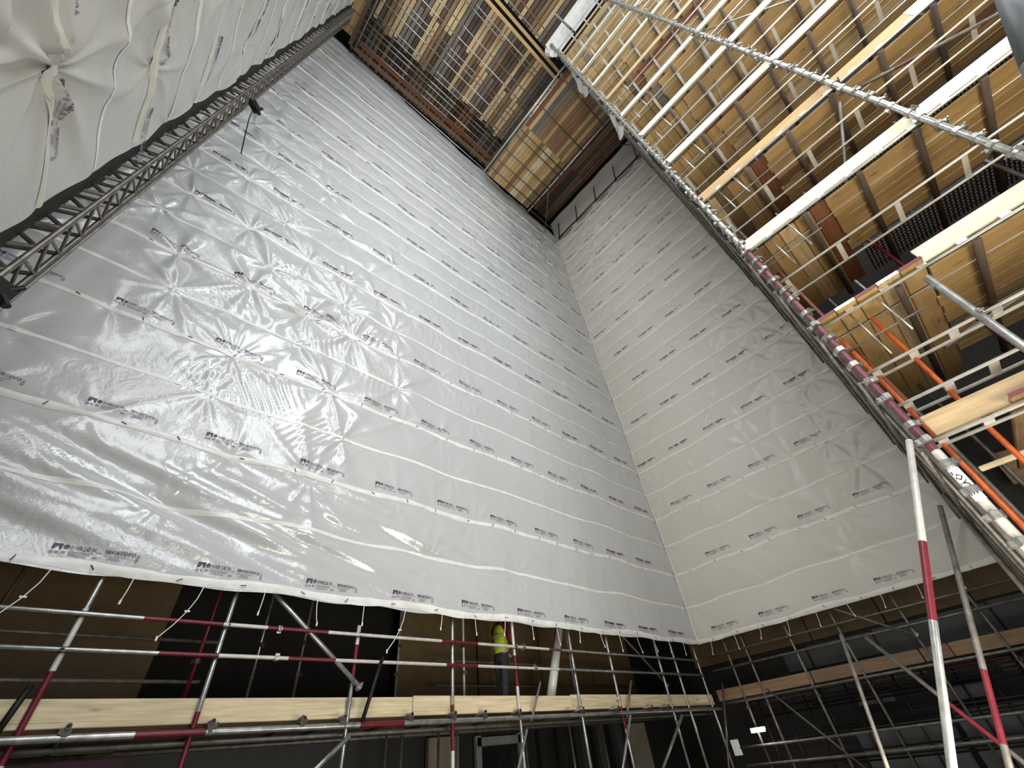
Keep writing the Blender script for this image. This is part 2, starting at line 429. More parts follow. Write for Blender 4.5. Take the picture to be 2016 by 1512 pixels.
def extraA(u, z):
    g = np.exp(-((z - 3.2) / .8) ** 2) * (1 / (1 + np.exp((u - 5.5) * .9)))
    d = z + .33 * u
    o = g * (.07 * np.sin(d * 5.2 + .6 * np.sin(u * .9)) + .035 * np.sin(d * 11 + u) + .02 * np.sin(d * 23 - u * 2))
    for (a, b, rr, fr, am, tl) in RIP:
        k = np.exp(-(((u - a) / rr) ** 2 + ((z - b) / (rr * .75)) ** 2) ** 1.5)
        o += 1.5 * k * am * np.sin(fr * ((u - a) + tl * (z - b)) + 1.5 * np.sin((z - b) * 5 + a))
    kk = np.exp(-((u - 11.8) / 1.9) ** 2 - ((z - 22.5) / 3.2) ** 2)
    o += kk * .05 * (np.abs(np.sin(u * 2.6 + z * 1.3 + np.sin(z * 2.1))) ** 3 + np.abs(np.sin(u * 3.1 - z * 1.7 + np.sin(u * 2.7))) ** 3)
    # short vertical pleats hanging from seams
    g2 = np.exp(-((u - 8.5) / 3) ** 2) * (np.abs(np.sin((z - Z0) / STR * math.pi)) )
    o += g2 * .012 * np.maximum(0, np.sin(u * 9 + 2 * np.sin(z * .8))) ** 4
    return o
fA.extra = extraA
def toA(u, z, off=0.0):
    return np.stack([u, 7.0 - fA.h(u, z) - off, z], -1)
def topA(u): return 29.1 + (27.4 - 29.1) * (u + 1.65) / 15.4 + .10 * np.sin(u * 1.9) + .06 * np.sin(u * 5.3)
sa = empty('plastic_sheeting', (4, 7, 2.2))
sa.location = (0, 0, 0)
tag(sa, 'large white plastic sheeting covering the back scaffold, wrinkled and shiny at left', 'sheeting')
us = np.concatenate([np.arange(-4.9, -3.2, .09), np.arange(-3.2, 7, .036), np.arange(7, 14.03, .06)])
vz = np.concatenate([np.arange(0, 11, .038), np.arange(11, 27.0, .08)]); vz = vz / vz[-1]
U, Vv = np.meshgrid(us, vz); Zz = 2.2 + Vv * (topA(U) - 2.2) + (1 - Vv) * .018 * np.sin(U * 4.1)
grid_mesh('film', toA(U, Zz), M['sheet'], sa)
add_band(sa, 'hem_band', toA, fA, -4.9, 13.93, 2.265, .055, .012, M['tape'])
for k in range(1, 14):
    z = Z0 + k * STR
    if z < 27.3: add_band(sa, 'seam_band', toA, fA, -4.9, 13.93, z, .050, .028, M['tape'])
for k in range(0, 13):
    z = Z0 + (k + .5) * STR
    if z < 27.3: add_band(sa, 'centre_strip', toA, fA, -4.9, 13.93, z, .030, .003, M['tape'])
P0 = [-.665, -1.24, -1.77, -2.08, -2.05, -.9, -1.3, -.4, -1.7, -.8, -1.1, -.2, -1.5]
for k in range(0, 13):
    z = Z0 + k * STR + .10; n = 0
    u = P0[k]
    while u - 1.46 > -3.6: u -= 1.46
    per = 1.46
    if k > 8: per = 2.92
    while u < 13.0:
        add_print(sa, toA, u, z, k < 4 and u < 9); u += per
# toggles on the seams
def toggles(parent, to3, film, rows, u0, u1, step, axis):
    for k in rows:
        u = u0 + rng.uniform(0, step)
        while u < u1:
            zc = Z0 + k * STR + (.03 if k == 0 else 0)
            p = to3(np.array([u]), np.array([zc]) + film.sag(np.array([u])), .04)[0]
            an = rng.uniform(-1.2, 1.5)
            d = Vector((math.cos(an), 0, math.sin(an))) if axis == 'x' else Vector((0, math.cos(an), math.sin(an)))
            mb = MB(); mb.tube(Vector(p) - d * .035, Vector(p) + d * .035, .006, 'black', 5)
            mb.build('toggle', parent); u += step * rng.uniform(.85, 1.15)
toggles(sa, toA, fA, (0, 1, 2, 3), -2.5, 13, .78, 'x')

# ---- wall B sheeting (right of the corner): plane x = 13.8
def ampB(u, z):
    a = .024 + .055 * math.exp(-((u + .0) / 2.4) ** 2 - ((z - 6) / 5) ** 2)
    a += .05 * math.exp(-((u - 5.5) / 2.0) ** 2 - ((z - 23) / 3) ** 2)
    if z < 2.5: a *= .1
    return a
fB = Film(-.5, 7, 2.2, 28, Z0, 1.3, ampB, .03, 23, .008)
def toB(u, z, off=0.0): return np.stack([14.02 - fB.h(u, z) - off, u, z], -1)
def topB(u): return 26.75 - .45 * np.abs(np.sin((u - .2) * math.pi / 1.7)) + .05 * np.sin(u * 6)
def leftB(v): return -.30 + .035 * np.sin(v * 7) + .02 * np.sin(v * 17)
sb = empty('plastic_sheeting'); tag(sb, 'duller white plastic sheeting right of the corner, with level welded seams', 'sheeting')
uu = np.linspace(0, 1, 126); vz = np.linspace(0, 1, 430)
U, Vv = np.meshgrid(uu, vz); Uy = leftB(Vv * 10) + U * (7.02 - leftB(Vv * 10)); Zz = 2.2 + Vv * (topB(Uy) - 2.2)
grid_mesh('film', toB(Uy, Zz), M['sheetB'], sb)
add_band(sb, 'hem_band', toB, fB, -.3, 6.98, 2.265, .05, .012, M['tapeB'])
for k in range(1, 14):
    z = Z0 + k * STR
    if z < 26.8: add_band(sb, 'seam_band', toB, fB, -.25, 6.98, z, .05, .028, M['tapeB'])
for k in range(0, 13):
    z = Z0 + (k + .5) * STR
    if z < 26.8: add_band(sb, 'centre_strip', toB, fB, -.25, 6.98, z, .030, .003, M['tapeB'])
PB = [.5, 1.26, .27, 1.0, .6, 1.3, .2, .9, .5, 1.2, .4, .8, 1.1]
for k in range(0, 13):
    u = PB[k]
    while u < 7.3:
        if u - .83 > -.25 and u < 6.95: add_print(sb, toB, u, Z0 + k * STR + .16, k < 3, -1)
        u += 1.48
toggles(sb, toB, fB, (0, 1, 2), 0, 6.8, .8, 'y')
mb = MB(); pts = [(13.96 - .03 * math.sin(z), 6.95, z) for z in np.arange(2.25, 24, .5)]
mb.path(pts, .016, 'tape', 6); o = mb.build('corner_tape', sb)

# hanging elastic ties under the hem
def tie(p, k, where, n):
    mb = MB(); p = Vector(p); L = rng.uniform(.22, .34); bx = rng.uniform(-.05, .09)
    if where == 'back' and n in (1, 3, 7): L = .62; bx = -.28
    a = Vector((1, 0, 0)) if where == 'back' else Vector((0, 1, 0))
    pts = [p + a * (-bx * (t ** 1.8)) * -1 + Vector((0, 0, -L * t)) for t in (0, .25, .5, .75, 1)]
    mb.path(pts, .006, 'cord', 6)
    o = mb.build('elastic_tie')
    b = MB(); b.tube(pts[-1] + Vector((0, 0, .02)), pts[-1] - Vector((0, 0, .03)), .012, 'cord', 8); child(b.build('end_ball'), o)
    if n in (1, 3, 7) and where == 'back': c = MB(); c.tube(pts[2] - a * .03, pts[2] + a * .03, .010, 'cord', 6); child(c.build('knot'), o)
    side = 'hem of the back sheeting, counting from the left' if where == 'back' else 'hem of the right sheeting, counting from the corner'
    tag(o, f'{nth(n)} white elastic tie dangling below the {side}', 'tie', 'white elastic ties below the sheet hems')
for i in range(19): tie((-.55 + i * .757, 6.98, 2.2), i, 'back', i + 1)
for i in range(9): tie((14.0, 6.6 - i * .76, 2.2), i, 'right', i + 1)

# ---- left sheeting L: plane x = -2.1, nearer than the back wall
def ampL(u, z): return .050 * math.exp(-((z - 5) / 5) ** 2) + .018
fL = Film(-6, 4.4, 1, 28, 4.72 - 2 * STR, 1.7, ampL, .03, 41, .007, 1.7)
def toL(u, z, off=0.0): return np.stack([-2.1 + fL.h(u, z) + off, u, z], -1)
sl = empty('plastic_sheeting'); tag(sl, 'white plastic sheeting at upper left, nearer than the lattice truss, deeply puckered', 'sheeting')
def edgeL(z): return 4.36 + .035 * np.sin(z * 2.1) + .02 * np.sin(z * 5.7 + 1)
uu = np.linspace(0, 1, 230) ** .8; vz = np.concatenate([np.arange(.8, 12, .04), np.arange(12, 27.6, .09)])
U, Zz = np.meshgrid(uu, vz); Uy = .8 + U * (edgeL(Zz) - .8)
grid_mesh('film', toL(Uy, Zz), M['sheetL'], sl)
for k in range(0, 13):
    z = 4.72 + (k - 1) * STR
    add_band(sl, 'seam_band', toL, fL, .8, 4.3, z, .055, .03, M['tapeB'])
    if k < 12: add_band(sl, 'centre_strip', toL, fL, .8, 4.3, z + STR / 2, .028, .003, M['tape'])
for k in range(0, 10):
    u = (-.9, .1, -.5, .3, -.2)[k % 5]
    u += 1.46
    while u < 3.9:
        add_print(sl, toL, u, 4.72 + (k - 1) * STR + .10, k < 3); u += 1.46
# dark strip put in for the shade between left sheet edge and truss
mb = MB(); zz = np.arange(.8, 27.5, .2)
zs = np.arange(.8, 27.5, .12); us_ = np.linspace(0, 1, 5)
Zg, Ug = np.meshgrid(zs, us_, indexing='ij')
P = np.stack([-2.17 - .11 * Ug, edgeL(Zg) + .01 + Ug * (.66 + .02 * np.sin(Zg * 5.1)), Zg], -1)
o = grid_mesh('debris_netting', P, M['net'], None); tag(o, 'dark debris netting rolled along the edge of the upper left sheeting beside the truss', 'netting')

# ------------------------------------------------------------------ lattice truss
tr = empty('lattice_truss', (-2.1, 5.0, FZ)); tag(tr, 'tall dark steel lattice truss standing upright between the two sheeted walls', 'truss')
TX0, TX1, TY0, TY1 = -2.50, -2.09, 4.99, 5.42
def trp(mb, name): return child(mb.build(name, None, loc=(-2.1, 5, 0)), tr)
for (x, y, m_) in ((TX1, TY0, 'truss'), (TX1, TY1, 'truss'), (TX0, TY0, 'truss_shade'), (TX0, TY1, 'truss_shade')):
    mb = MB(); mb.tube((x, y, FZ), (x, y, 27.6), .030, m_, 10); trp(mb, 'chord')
z = FZ + .2; rest = MB(); n = 0
while z < 27.2:
    dz = .46
    L = [((TX1, TY0, z), (TX1, TY1, z + dz / 2)), ((TX1, TY1, z + dz / 2), (TX1, TY0, z + dz)),
         ((TX0, TY0, z), (TX1, TY0, z + dz / 2)), ((TX1, TY0, z + dz / 2), (TX0, TY0, z + dz)),
         ((TX0, TY1, z), (TX1, TY1, z + dz / 2)), ((TX0, TY0, z + .1), (TX0, TY1, z + dz / 2))]
    for i, (a, b) in enumerate(L):
        if z > 2.5 and n < 96: mb = MB(); mb.tube(a, b, .018 if i < 2 else .027, 'truss' if i < 4 else 'truss_shade', 6, caps=False); trp(mb, 'lacing_bar'); n += 1
        else: rest.tube(a, b, .018 if i < 2 else .027, 'truss' if i < 4 else 'truss_shade', 5, caps=False)
    z += dz
o = trp(rest, 'lacing'); o['kind'] = 'stuff'
mb = MB(); mb.tube((TX1 + .03, TY1 + .05, FZ), (TX1 + .03, TY1 + .05, 27.3), .02, 'galvd', 8); o = mb.build('pole'); tag(o, 'thin brownish pole running along the right side of the lattice truss', 'pole')
def clampbag(p, s, label):
    mb = MB(); p = Vector(p)
    mb.box(p, (.09 * s, .05 * s, .08 * s), 'black', (Vector((.8, .6, 0)), Vector((-.6, .8, 0)), Vector((0, 0, 1))))
    mb.tube(p + Vector((-.1, 0, .1)) * s, p + Vector((.12, 0, -.16)) * s, .035 * s, 'black', 8)
    mb.tube(p + Vector((.1, 0, .12)) * s, p + Vector((-.03, 0, -.10)) * s, .025 * s, 'black', 8)
    o = mb.build('clamp'); tag(o, label, 'clamp'); return o
clampbag((-2.0, 5.0, 4.08), 1.1, 'black clamp at the foot of the lattice truss by the left picture edge')
clampbag((-1.86, 5.2, 11.9), 1.25, 'black clamp with a dangling strap halfway up the lattice truss')
mb = MB(); mb.path([(-1.86, 5.2, 11.85), (-1.80, 5.3, 11.4), (-1.70, 5.5, 11.0), (-1.6, 5.8, 10.7)], .012, 'black', 6); tag(mb.build('strap'), 'thin black strap hanging below the clamp on the truss', 'strap')

# ------------------------------------------------------------------ lower scaffold under the back sheeting (y = 7.05)
YA = 7.09
def seg(*s): return list(s)
stdA = [(-.08, [(.44, 'cream'), (.594, 'red'), (.72, 'cream'), (1, 'galv')]), (1.39, [(.517, 'red'), (1, 'galv')]), (3.25, [(.80, 'galv'), (.925, 'red'), (1, 'cream')]),
        (5.05, [(.40, 'cream'), (.52, 'red'), (1, 'galv')]), (6.54, [(.50, 'galv'), (.573, 'cream'), (.677, 'red'), (1, 'cream')]), (8.25, None), (9.6, [(.42, 'galv'), (.5, 'red'), (1, 'galv')]),
        (11.7, None), (12.5, None), (13.75, None)]
GR = 1.44, 1.79
for i, (x, sg) in enumerate(stdA):
    o = pipe('scaffold_standard', (x, YA, FZ), (x, YA, 1.93 if i == 2 else 3.2), .030, 'galv', 12, sg)
    tag(o, f'upright scaffold tube below the back sheeting, {nth(i + 1)} from the left' + (', red and white painted' if sg and i < 5 else ''), 'scaffold tube', 'uprights below the back sheeting')
    for z in (.69, *GR): coupler(o, (x, YA - .02, z), CMd)
    if i in (2, 6): coupler(o, (x, YA, .95), CMs)
def ledger(name, a, b, r, segs, label, group, m='galv', cat='scaffold tube'):
    o = pipe(name, a, b, r, m, 12, segs); tag(o, label, cat, group); return o
bands = lambda n, k: [((i + 1) / n, ('galv' if (i * 7 + k) % 5 > 2 else 'cream') if i % 3 != 1 else 'red') for i in range(n)]
G = 'level tubes of the scaffold below the back sheeting'
o = ledger('guard_rail', (-4.9, 7.03, GR[1]), (13.6, 7.03, GR[1]), .024, [(0.2909, 'galv'), (0.3374, 'red'), (0.3671, 'cream'), (0.4132, 'red'), (0.5229, 'cream'), (0.5663, 'red'), (0.6688, 'cream'), (0.69, 'pink'), (1, 'galv')], 'upper guard rail under the back sheeting, red and white bands', G)
for x in (2.05, 6.75): coupler(o, (x, 7.03, GR[1]), CMs, (1, 0, 0))
o = ledger('guard_rail', (-4.9, 7.03, GR[0]), (13.6, 7.03, GR[0]), .024, [(0.3064, 'galv'), (0.3406, 'red'), (0.3867, 'cream'), (0.4228, 'red'), (0.5283, 'cream'), (0.5652, 'red'), (0.6808, 'cream'), (1, 'galv')], 'lower guard rail under the back sheeting, red and white bands', G)
for x in (2.1, 7.0): coupler(o, (x, 7.03, GR[0]), CMs, (1, 0, 0))
ledger('scaffold_ledger', (-4.9, 6.99, .69), (14.0, 6.99, .67), .034, [(0.304, 'galv'), (0.3393, 'red'), (0.4391, 'galv'), (0.476, 'red'), (1, 'galv')], 'stout level tube carrying the deck below the back toe board', G)
ledger('scaffold_ledger', (-4.9, 7.30, .62), (14.2, 7.30, .60), .026, None, 'darker level tube just behind the stout ledger under the back deck', G, 'galvd')
ledger('scaffold_ledger', (-4.9, 8.6, .66), (14.2, 8.6, .66), .026, None, 'inner level tube at the rear of the back deck', G, 'galvd')
# rear rails
for j, (z, x1) in enumerate(((1.66, 1.55), (1.22, 1.45))):
    ledger('scaffold_ledger', (-4.9, 7.9, z * 1.07), (x1, 7.9, z * 1.07), .022, None, f'{"upper" if j == 0 else "lower"} dull rail in front of the brown hoarding at lower left', G, 'galvd')
for j, z in enumerate((1.9, 1.45)):
    ledger('scaffold_ledger', (5.9, 8.9, z), (14, 8.9, z), .022, None, f'{"upper" if j == 0 else "lower"} dark rail behind the white pipe under the back sheeting', G, 'galvd')
# toe boards A
xs = [(-4.9, -2.0), (-2.0, 4.32), (4.32, 8.05), (8.05, 14.0)]
for i, (a, b) in enumerate(xs):
    o = board('toe_board', (a + .006, 7.15, .93), (b - .006, 7.15, .915 - .003 * i), .20, .035, 'pinel' if i != 1 else 'pinel', (0, 0, 1))
    tag(o, f'pale pine toe board edging the back deck, {nth(i + 1)} length from the left', 'toe board', 'toe boards below the sheeting')
for i, (a, b) in enumerate(xs):
    o = board('deck_board', (a + .006, 7.145, .802), (b - .006, 7.145, .798), .05, .05, 'pinel', (0, 0, 1))
    tag(o, f'narrow pine edge strip under the back toe board, {nth(i + 1)} length from the left', 'board', 'edge strips of the back deck')
for r_ in range(7):
    for i, (a, b) in enumerate(xs):
        o = board('deck_board', (a + .006, 7.30 + r_ * .235, .76), (b - .006, 7.30 + r_ * .235, .76), .225, .038, random.choice(['brown', 'dark', 'brown']), (0, 1, 0))
        tag(o, f'brown board of the back deck, {nth(r_ + 1)} row behind the toe board, {nth(i + 1)} from left', 'board', 'deck boards below the back sheeting')
# transom stubs poking through under the deck
for i, x in enumerate((.27, 2.6, 1.55, 4.2, 3.15, 5.0, 5.62, 6.42, 8.15, 9.3, 10.6, 11.3)):
    o = pipe('scaffold_transom', (x, 6.93, .775), (x, 8.7, .70), .027, 'galvd', 12)
    mb = MB(); mb.tube((x, 6.925, .775), (x, 6.932, .775), .020, 'black', 12); child(mb.build('open_end'), o)
    coupler(o, (x, 6.98, .73), CMd, (0, 1, 0))
    tag(o, f'short cross tube poking out below the back toe board, number {nth(i + 1)} along', 'scaffold tube', 'cross tubes under the back deck')
# braces and stubs
def brace(a, b, r, m, label, segs=None, name='diagonal_brace', cp=True):
    o = pipe(name, a, b, r, m, 12, segs); tag(o, label, 'scaffold tube')
    if cp: coupler(o, Vector(b) * .985 + Vector(a) * .015, CMs, Vector(b) - Vector(a))
    return o
brace((1.35, 7.21, 2.70), (3.36, 7.0, 1.10), .032, 'galv', 'grey diagonal tube descending to the right under the back sheeting')
brace((9.9, 7.13, 2.58), (11.85, 7.13, 1.19), .026, 'galvd', 'dark diagonal tube near the corner under the back sheeting')
brace((3.25, 6.94, .56), (2.5, 6.94, 0.0), .03, 'galv', 'short grey brace below the deck, left of centre')
brace((6.5, 6.9, .50), (5.7, 6.9, -.9), .024, 'galv', 'thin grey brace below the deck, under the person')
brace((9.62, 6.9, .62), (8.4, 6.9, -.9), .028, 'galv', 'grey brace below the deck, below the white pipe')
brace((11.72, 6.9, .57), (9.2, 6.9, -1.0), .030, 'galv', 'grey brace below the deck, left of the corner uprights')
brace((3.66, 7.0, 1.50), (3.42, 7.0, .66), .028, 'black', 'dark short tube stub leaning against the toe board, left of centre', cp=False, name='tube_stub')
brace((-.18, 7.03, 1.12), (-.24, 7.03, .70), .030, 'black', 'dark short tube stub leaning against the toe board at far left', cp=False, name='tube_stub')
brace((7.08, 7.0, 1.21), (6.72, 7.0, .62), .022, 'galvd', 'thin short tube stub beside the toe board, right of the person', cp=False, name='tube_stub')
brace((10.1, 7.0, 1.26), (9.62, 7.0, .60), .026, 'galvd', 'short tube stub crossing the toe board, below the white pipe', cp=False, name='tube_stub')
brace((14.0, 6.7, 1.2), (12.6, 6.7, -.7), .022, 'galvd', 'thin leaning tube at the corner below both sheets')
# rear uprights
for i, (x, y, m_, z0) in enumerate(((1.3, 7.7, 'red', .8), (2.3, 8.7, 'galv', .8), (2.9, 8.4, 'galvd', .8), (4.6, 8.2, 'galvd', .8), (5.9, 7.9, 'cream', .8), (7.7, 9.0, 'galvd', .8), (9.1, 7.9, 'galvd', .8), (-.9, 8.4, 'galvd', .8)  )):
    o = pipe('scaffold_standard', (x, y, z0), (x, y, 4.2), .024, m_, 10)
    tag(o, f'rear upright tube in the dark behind the back guard rails, {nth(i + 1)} in the row', 'scaffold tube', 'rear uprights behind the back guard rails')
    for z in (1.5, 1.95): coupler(o, (x, y, z), CMd)
# brown hoarding, panels, pipe
o = board('hoarding_panel', (-4.9, 9.4, 1.4), (.98, 9.4, 1.4), 6.0, .04, 'hoard', (0, 0, 1)); tag(o, 'plain brown plywood hoarding panel at lower left behind the rails', 'panel', 'brown hoarding panels')
for i, (a, b) in enumerate(((5.4, 7.55), (7.6, 9.75), (9.8, 11.9), (11.95, 14.0))):
    o = board('hoarding_panel', (a, 9.6, 1.4), (b, 9.6, 1.4), 6.0, .04, 'hoard', (0, 0, 1)); tag(o, f'brown plywood hoarding panel behind the person and pipe, {nth(i + 1)} from the left', 'panel', 'brown hoarding panels')
o = pipe('drain_pipe', (9.05, 7.9, 2.85), (8.13, 7.9, .80), .10, 'pvc', 24); tag(o, 'thick white plastic pipe leaning behind the guard rails', 'pipe')
mb = MB(); mb.tube((8.16, 7.9, .86), (8.19, 7.9, .92), .103, 'label', 24); child(mb.build('pipe_collar'), o)
# frontage below the deck
YF = 8.9
def fpanel(name, x0, x1, m, z0=FZ, z1=.62, y=YF, d=.05):
    mb = MB(); mb.box(((x0 + x1) / 2, y, (z0 + z1) / 2), ((x1 - x0) / 2, d, (z1 - z0) / 2), m); return mb.build(name)
plane_box('wall_front', (-5, 9.0, FZ), (14.8, 9.1, .66), 'slate')
wn = 0
for i, (a, b) in enumerate(((5.75, 6.45), (8.7, 8.85), (9.3, 9.45), (9.9, 10.1), (10.6, 10.75), (11.3, 11.5), (12.1, 12.9))):
    o = fpanel('trim_%d' % (i + 1), a, b, 'tan' if i in (0, 6) else 'hoardd'); struct(o)
for i, (a, b) in enumerate(((7.0, 8.1),)):
    f = MB(); t = .07
    f.box(((a + b) / 2, YF, .50), ((b - a) / 2 + t, .04, t), 'frame'); f.box(((a + b) / 2, YF, FZ + .08), ((b - a) / 2 + t, .04, t), 'frame')
    f.box((a - t / 2, YF, -.5), (t, .04, 1.1), 'frame'); f.box((b + t / 2, YF, -.5), (t, .04, 1.1), 'frame')
    o = struct(f.build('window_%d' % (i + 1)))
    g = MB(); g.box(((a + b) / 2, YF + .02, -.5), ((b - a) / 2, .01, 1.05), 'glass'); child(g.build('pane'), o)
for i, x in enumerate((4.55, 4.85, 5.6, 6.0, 7.75, 9.15, 10.3)):
    o = pipe('scaffold_standard', (x, 8.3, FZ), (x, 8.3, .66), .024, 'galv' if i % 2 else 'galvd', 10); tag(o, f'inner prop tube under the back deck, {nth(i + 1)} from the left', 'scaffold tube', 'inner props under the back deck')
mb = MB(); mb.box((-.1, 7.9, -.05), (1.05, .02, .62), 'magenta'); sg = mb.build('sign_board'); tag(sg, 'dark magenta sign board with faint script lettering at the bottom left', 'sign')
v, f = text_tris('Stac Kenny', .3, .0); v = v / (v[:, 0].max()) * 0.8
P = [(-.30 + a, 7.872, .36 + b) for a, b in v]
me = bpy.data.meshes.new('lettering'); me.from_pydata(P, [], f); me.materials.append(M['printf']); o = bpy.data.objects.new('lettering', me); C.objects.link(o); child(o, sg)

# ------------------------------------------------------------------ person on the back deck
def person(px, py, pz):
    root = empty('person', (px, py, pz)); root.scale = (1.05, 1.05, 1.05); tag(root, 'person in a yellow hi-vis vest, dark red sleeves and dark trousers behind the guard rails', 'person')
    def skin(name, verts, edges, m, sub=2):
        me = bpy.data.meshes.new(name); me.from_pydata([v[:3] for v in verts], edges, [])
        o = bpy.data.objects.new(name, me); C.objects.link(o); o.parent = root
        md = o.modifiers.new('skin', 'SKIN'); md.use_smooth_shade = True
        for i, v in enumerate(verts):
            s_ = me.skin_vertices[0].data[i]; s_.radius = (v[3], v[4] if len(v) > 4 else v[3]); s_.use_root = (i == 0)
        sb_ = o.modifiers.new('sub', 'SUBSURF'); sb_.levels = sub; sb_.render_levels = sub
        me.materials.append(m); return o
    # facing +x (to the right), slightly leaning; pelvis first
    body = [(0, 0, .95, .13, .15), (0, 0, 1.12, .115, .14), (.01, 0, 1.30, .12, .17), (.02, 0, 1.42, .10, .15), (.03, 0, 1.50, .055), (.045, 0, 1.57, .05), (.055, 0, 1.64, .085, .075), (.05, 0, 1.72, .075, .07),
            (-.01, .09, .88, .09), (.03, .10, .50, .06), (.0, .10, .12, .045), (.10, .10, .05, .035),
            (-.01, -.09, .88, .09), (-.04, -.10, .50, .06), (-.09, -.10, .12, .045), (.02, -.10, .05, .035),
            (.01, .19, 1.41, .055), (.05, .23, 1.16, .042), (.24, .20, 1.02, .032), (.29, .19, 1.00, .03),
            (.01, -.19, 1.41, .055), (.06, -.23, 1.16, .042), (.26, -.20, 1.06, .032), (.31, -.19, 1.05, .03)]
    E_ = [(0, 1), (1, 2), (2, 3), (3, 4), (4, 5), (5, 6), (6, 7), (0, 8), (8, 9), (9, 10), (10, 11), (0, 12), (12, 13), (13, 14), (14, 15), (3, 16), (16, 17), (17, 18), (18, 19), (3, 20), (20, 21), (21, 22), (22, 23)]
    skin('body', body, E_, M['skin'])
    for sy in (1, -1):      # hands: palm with five bent fingers
        hx, hy, hz = (.30, .19 * sy, 1.00 if sy > 0 else 1.05)
        vs_ = [(hx, hy, hz, .026, .018), (hx + .045, hy, hz - .005, .028, .014), (hx + .075, hy, hz - .01, .024, .012)]
        es = [(0, 1), (1, 2)]
        for k, (off, ln) in enumerate(((-.027, .052), (-.009, .062), (.009, .058), (.026, .046))):
            b_ = len(vs_)
            vs_ += [(hx + .08, hy + off, hz - .012, .009), (hx + .08 + ln * .6, hy + off, hz - .022, .0085), (hx + .08 + ln * .8, hy + off, hz - .045, .008)]
            es += [(2, b_), (b_, b_ + 1), (b_ + 1, b_ + 2)]
        b_ = len(vs_); vs_ += [(hx + .03, hy - .03 * sy, hz + .004, .010), (hx + .06, hy - .05 * sy, hz - .01, .009)]; es += [(1, b_), (b_, b_ + 1)]
        skin('hand', vs_, es, M['skin'], 1)
    hd = MB()
    hd.tube((.135, 0, 1.655), (.165, 0, 1.645), .016, 'skin', 8, r2=.01)
    hd.box((.136, 0, 1.615), (.006, .025, .006), 'redwood')
    for s_ in (1, -1): hd.tube((.125, .03 * s_, 1.68), (.136, .03 * s_, 1.68), .010, 'ink', 8); hd.box((.05, .082 * s_, 1.665), (.018, .008, .03), 'skin')
    child(hd.build('face', None, loc=(0, 0, 0)), empty('tmp')) if False else setattr(hd.build('face', root, loc=(0, 0, 0)), 'name', 'face')
    skin('hair', [(.0, 0, 1.66, .075, .08), (.03, 0, 1.745, .075, .075), (-.02, 0, 1.70, .085, .08)], [(0, 2), (2, 1)], M['hair'])
    skin('trousers', [(0, 0, .97, .145, .165), (-.01, .09, .84, .105), (.03, .10, .50, .078), (.0, .10, .10, .068), (-.01, -.09, .84, .105), (-.04, -.10, .50, .078), (-.09, -.10, .10, .068), (0, 0, 1.03, .13, .15)], [(0, 1), (1, 2), (2, 3), (0, 4), (4, 5), (5, 6), (0, 7)], M['trous'])
    vst = skin('vest', [(0, 0, .90, .15, .19), (0, 0, 1.12, .145, .18), (.01, 0, 1.34, .14, .195), (.02, 0, 1.50, .12, .185)], [(0, 1), (1, 2), (2, 3)], M['vest'])
    skin('shirt', [(.02, 0, 1.40, .085, .13), (.01, .19, 1.41, .075), (.05, .235, 1.14, .056), (.20, .205, 1.04, .046), (.01, -.19, 1.41, .075), (.06, -.235, 1.14, .056), (.22, -.205, 1.07, .046)], [(0, 1), (1, 2), (2, 3), (0, 4), (4, 5), (5, 6)], M['redcloth'])
    b = MB()
    for z in (1.02, 1.22): b.tube((0.0, 0, z), (.002, 0, z + .045), .186, 'vestd', 20, caps=False)
    b.build('reflective_tape', root, loc=(0, 0, 0)).scale = (.88, 1.06, 1)
    for sx, sy in ((.03, .10), (-.06, -.10)):
        b = MB(); b.box((sx + .05, sy, .045), (.13, .048, .045), 'boot'); b.tube((sx, sy, .05), (sx, sy, .17), .062, 'boot', 12); b.build('boot', root, loc=(0, 0, 0))
person(6.66, 7.62, .78)

# ------------------------------------------------------------------ lower scaffold under the right sheeting (x = 13.85)
XB = 14.17
GB = 'tubes of the scaffold below the right sheeting'
for i, y in enumerate((6.3, 5.75, 4.5, 3.3, 1.9, .6)):
    o = pipe('scaffold_standard', (XB, y, FZ), (XB, y, 3.2), .030, 'galvd', 12); tag(o, f'dull upright tube below the right sheeting, {nth(i + 1)} from the corner', 'scaffold tube', GB)
    for z in (1.52, 1.87, .60): coupler(o, (XB, y, z), CMd)
for z, r_, lb in ((1.87, .024, 'upper guard rail below the right sheeting'), (1.52, .026, 'lower guard rail below the right sheeting'), (.76, .028, 'level tube under the toe board below the right sheeting'), (-.17, .028, 'level tube low down below the right sheeting, upper of two'), (-.52, .028, 'level tube low down below the right sheeting, lowest')):
    ledger('guard_rail' if z > 1 else 'scaffold_ledger', (XB - .06, 6.9, z), (XB - .06, -3.5, z), r_, None, lb, GB, 'galvd')
ledger('scaffold_ledger', (XB + .6, 6.9, .70), (XB + .6, -3.5, .70), .028, [(.45, 'galvd'), (.62, 'red'), (1, 'galvd')], 'red and grey tube behind the toe board below the right sheeting', GB)
brace((XB - .1, 3.75, 2.6), (XB - .1, 1.85, 1.28), .026, 'galvd', 'dull diagonal tube descending to the right below the right sheeting')
brace((XB - .1, 5.6, .9), (XB - .1, 4.1, -.9), .024, 'galvd', 'dark diagonal tube under the right toe board near the lamp')
for i, (a, b, m_) in enumerate(((7.05, 4.45, 'grey'), (4.42, 2.05, 'brown'), (2.02, 1.5, 'grey'), (1.48, -1.0, 'brown'), (-1.0, -3.4, 'brown'))):
    o = board('toe_board', (XB + .03, a, .955), (XB + .03, b, .955), .25, .035, {'grey': 'brown', 'brown': 'brown'}[m_], (0, 0, 1)); tag(o, f'{"dull pine" if m_ == "grey" else "orange-brown"} toe board below the right sheeting, {nth(i + 1)} from the corner', 'toe board', 'toe boards below the sheeting')
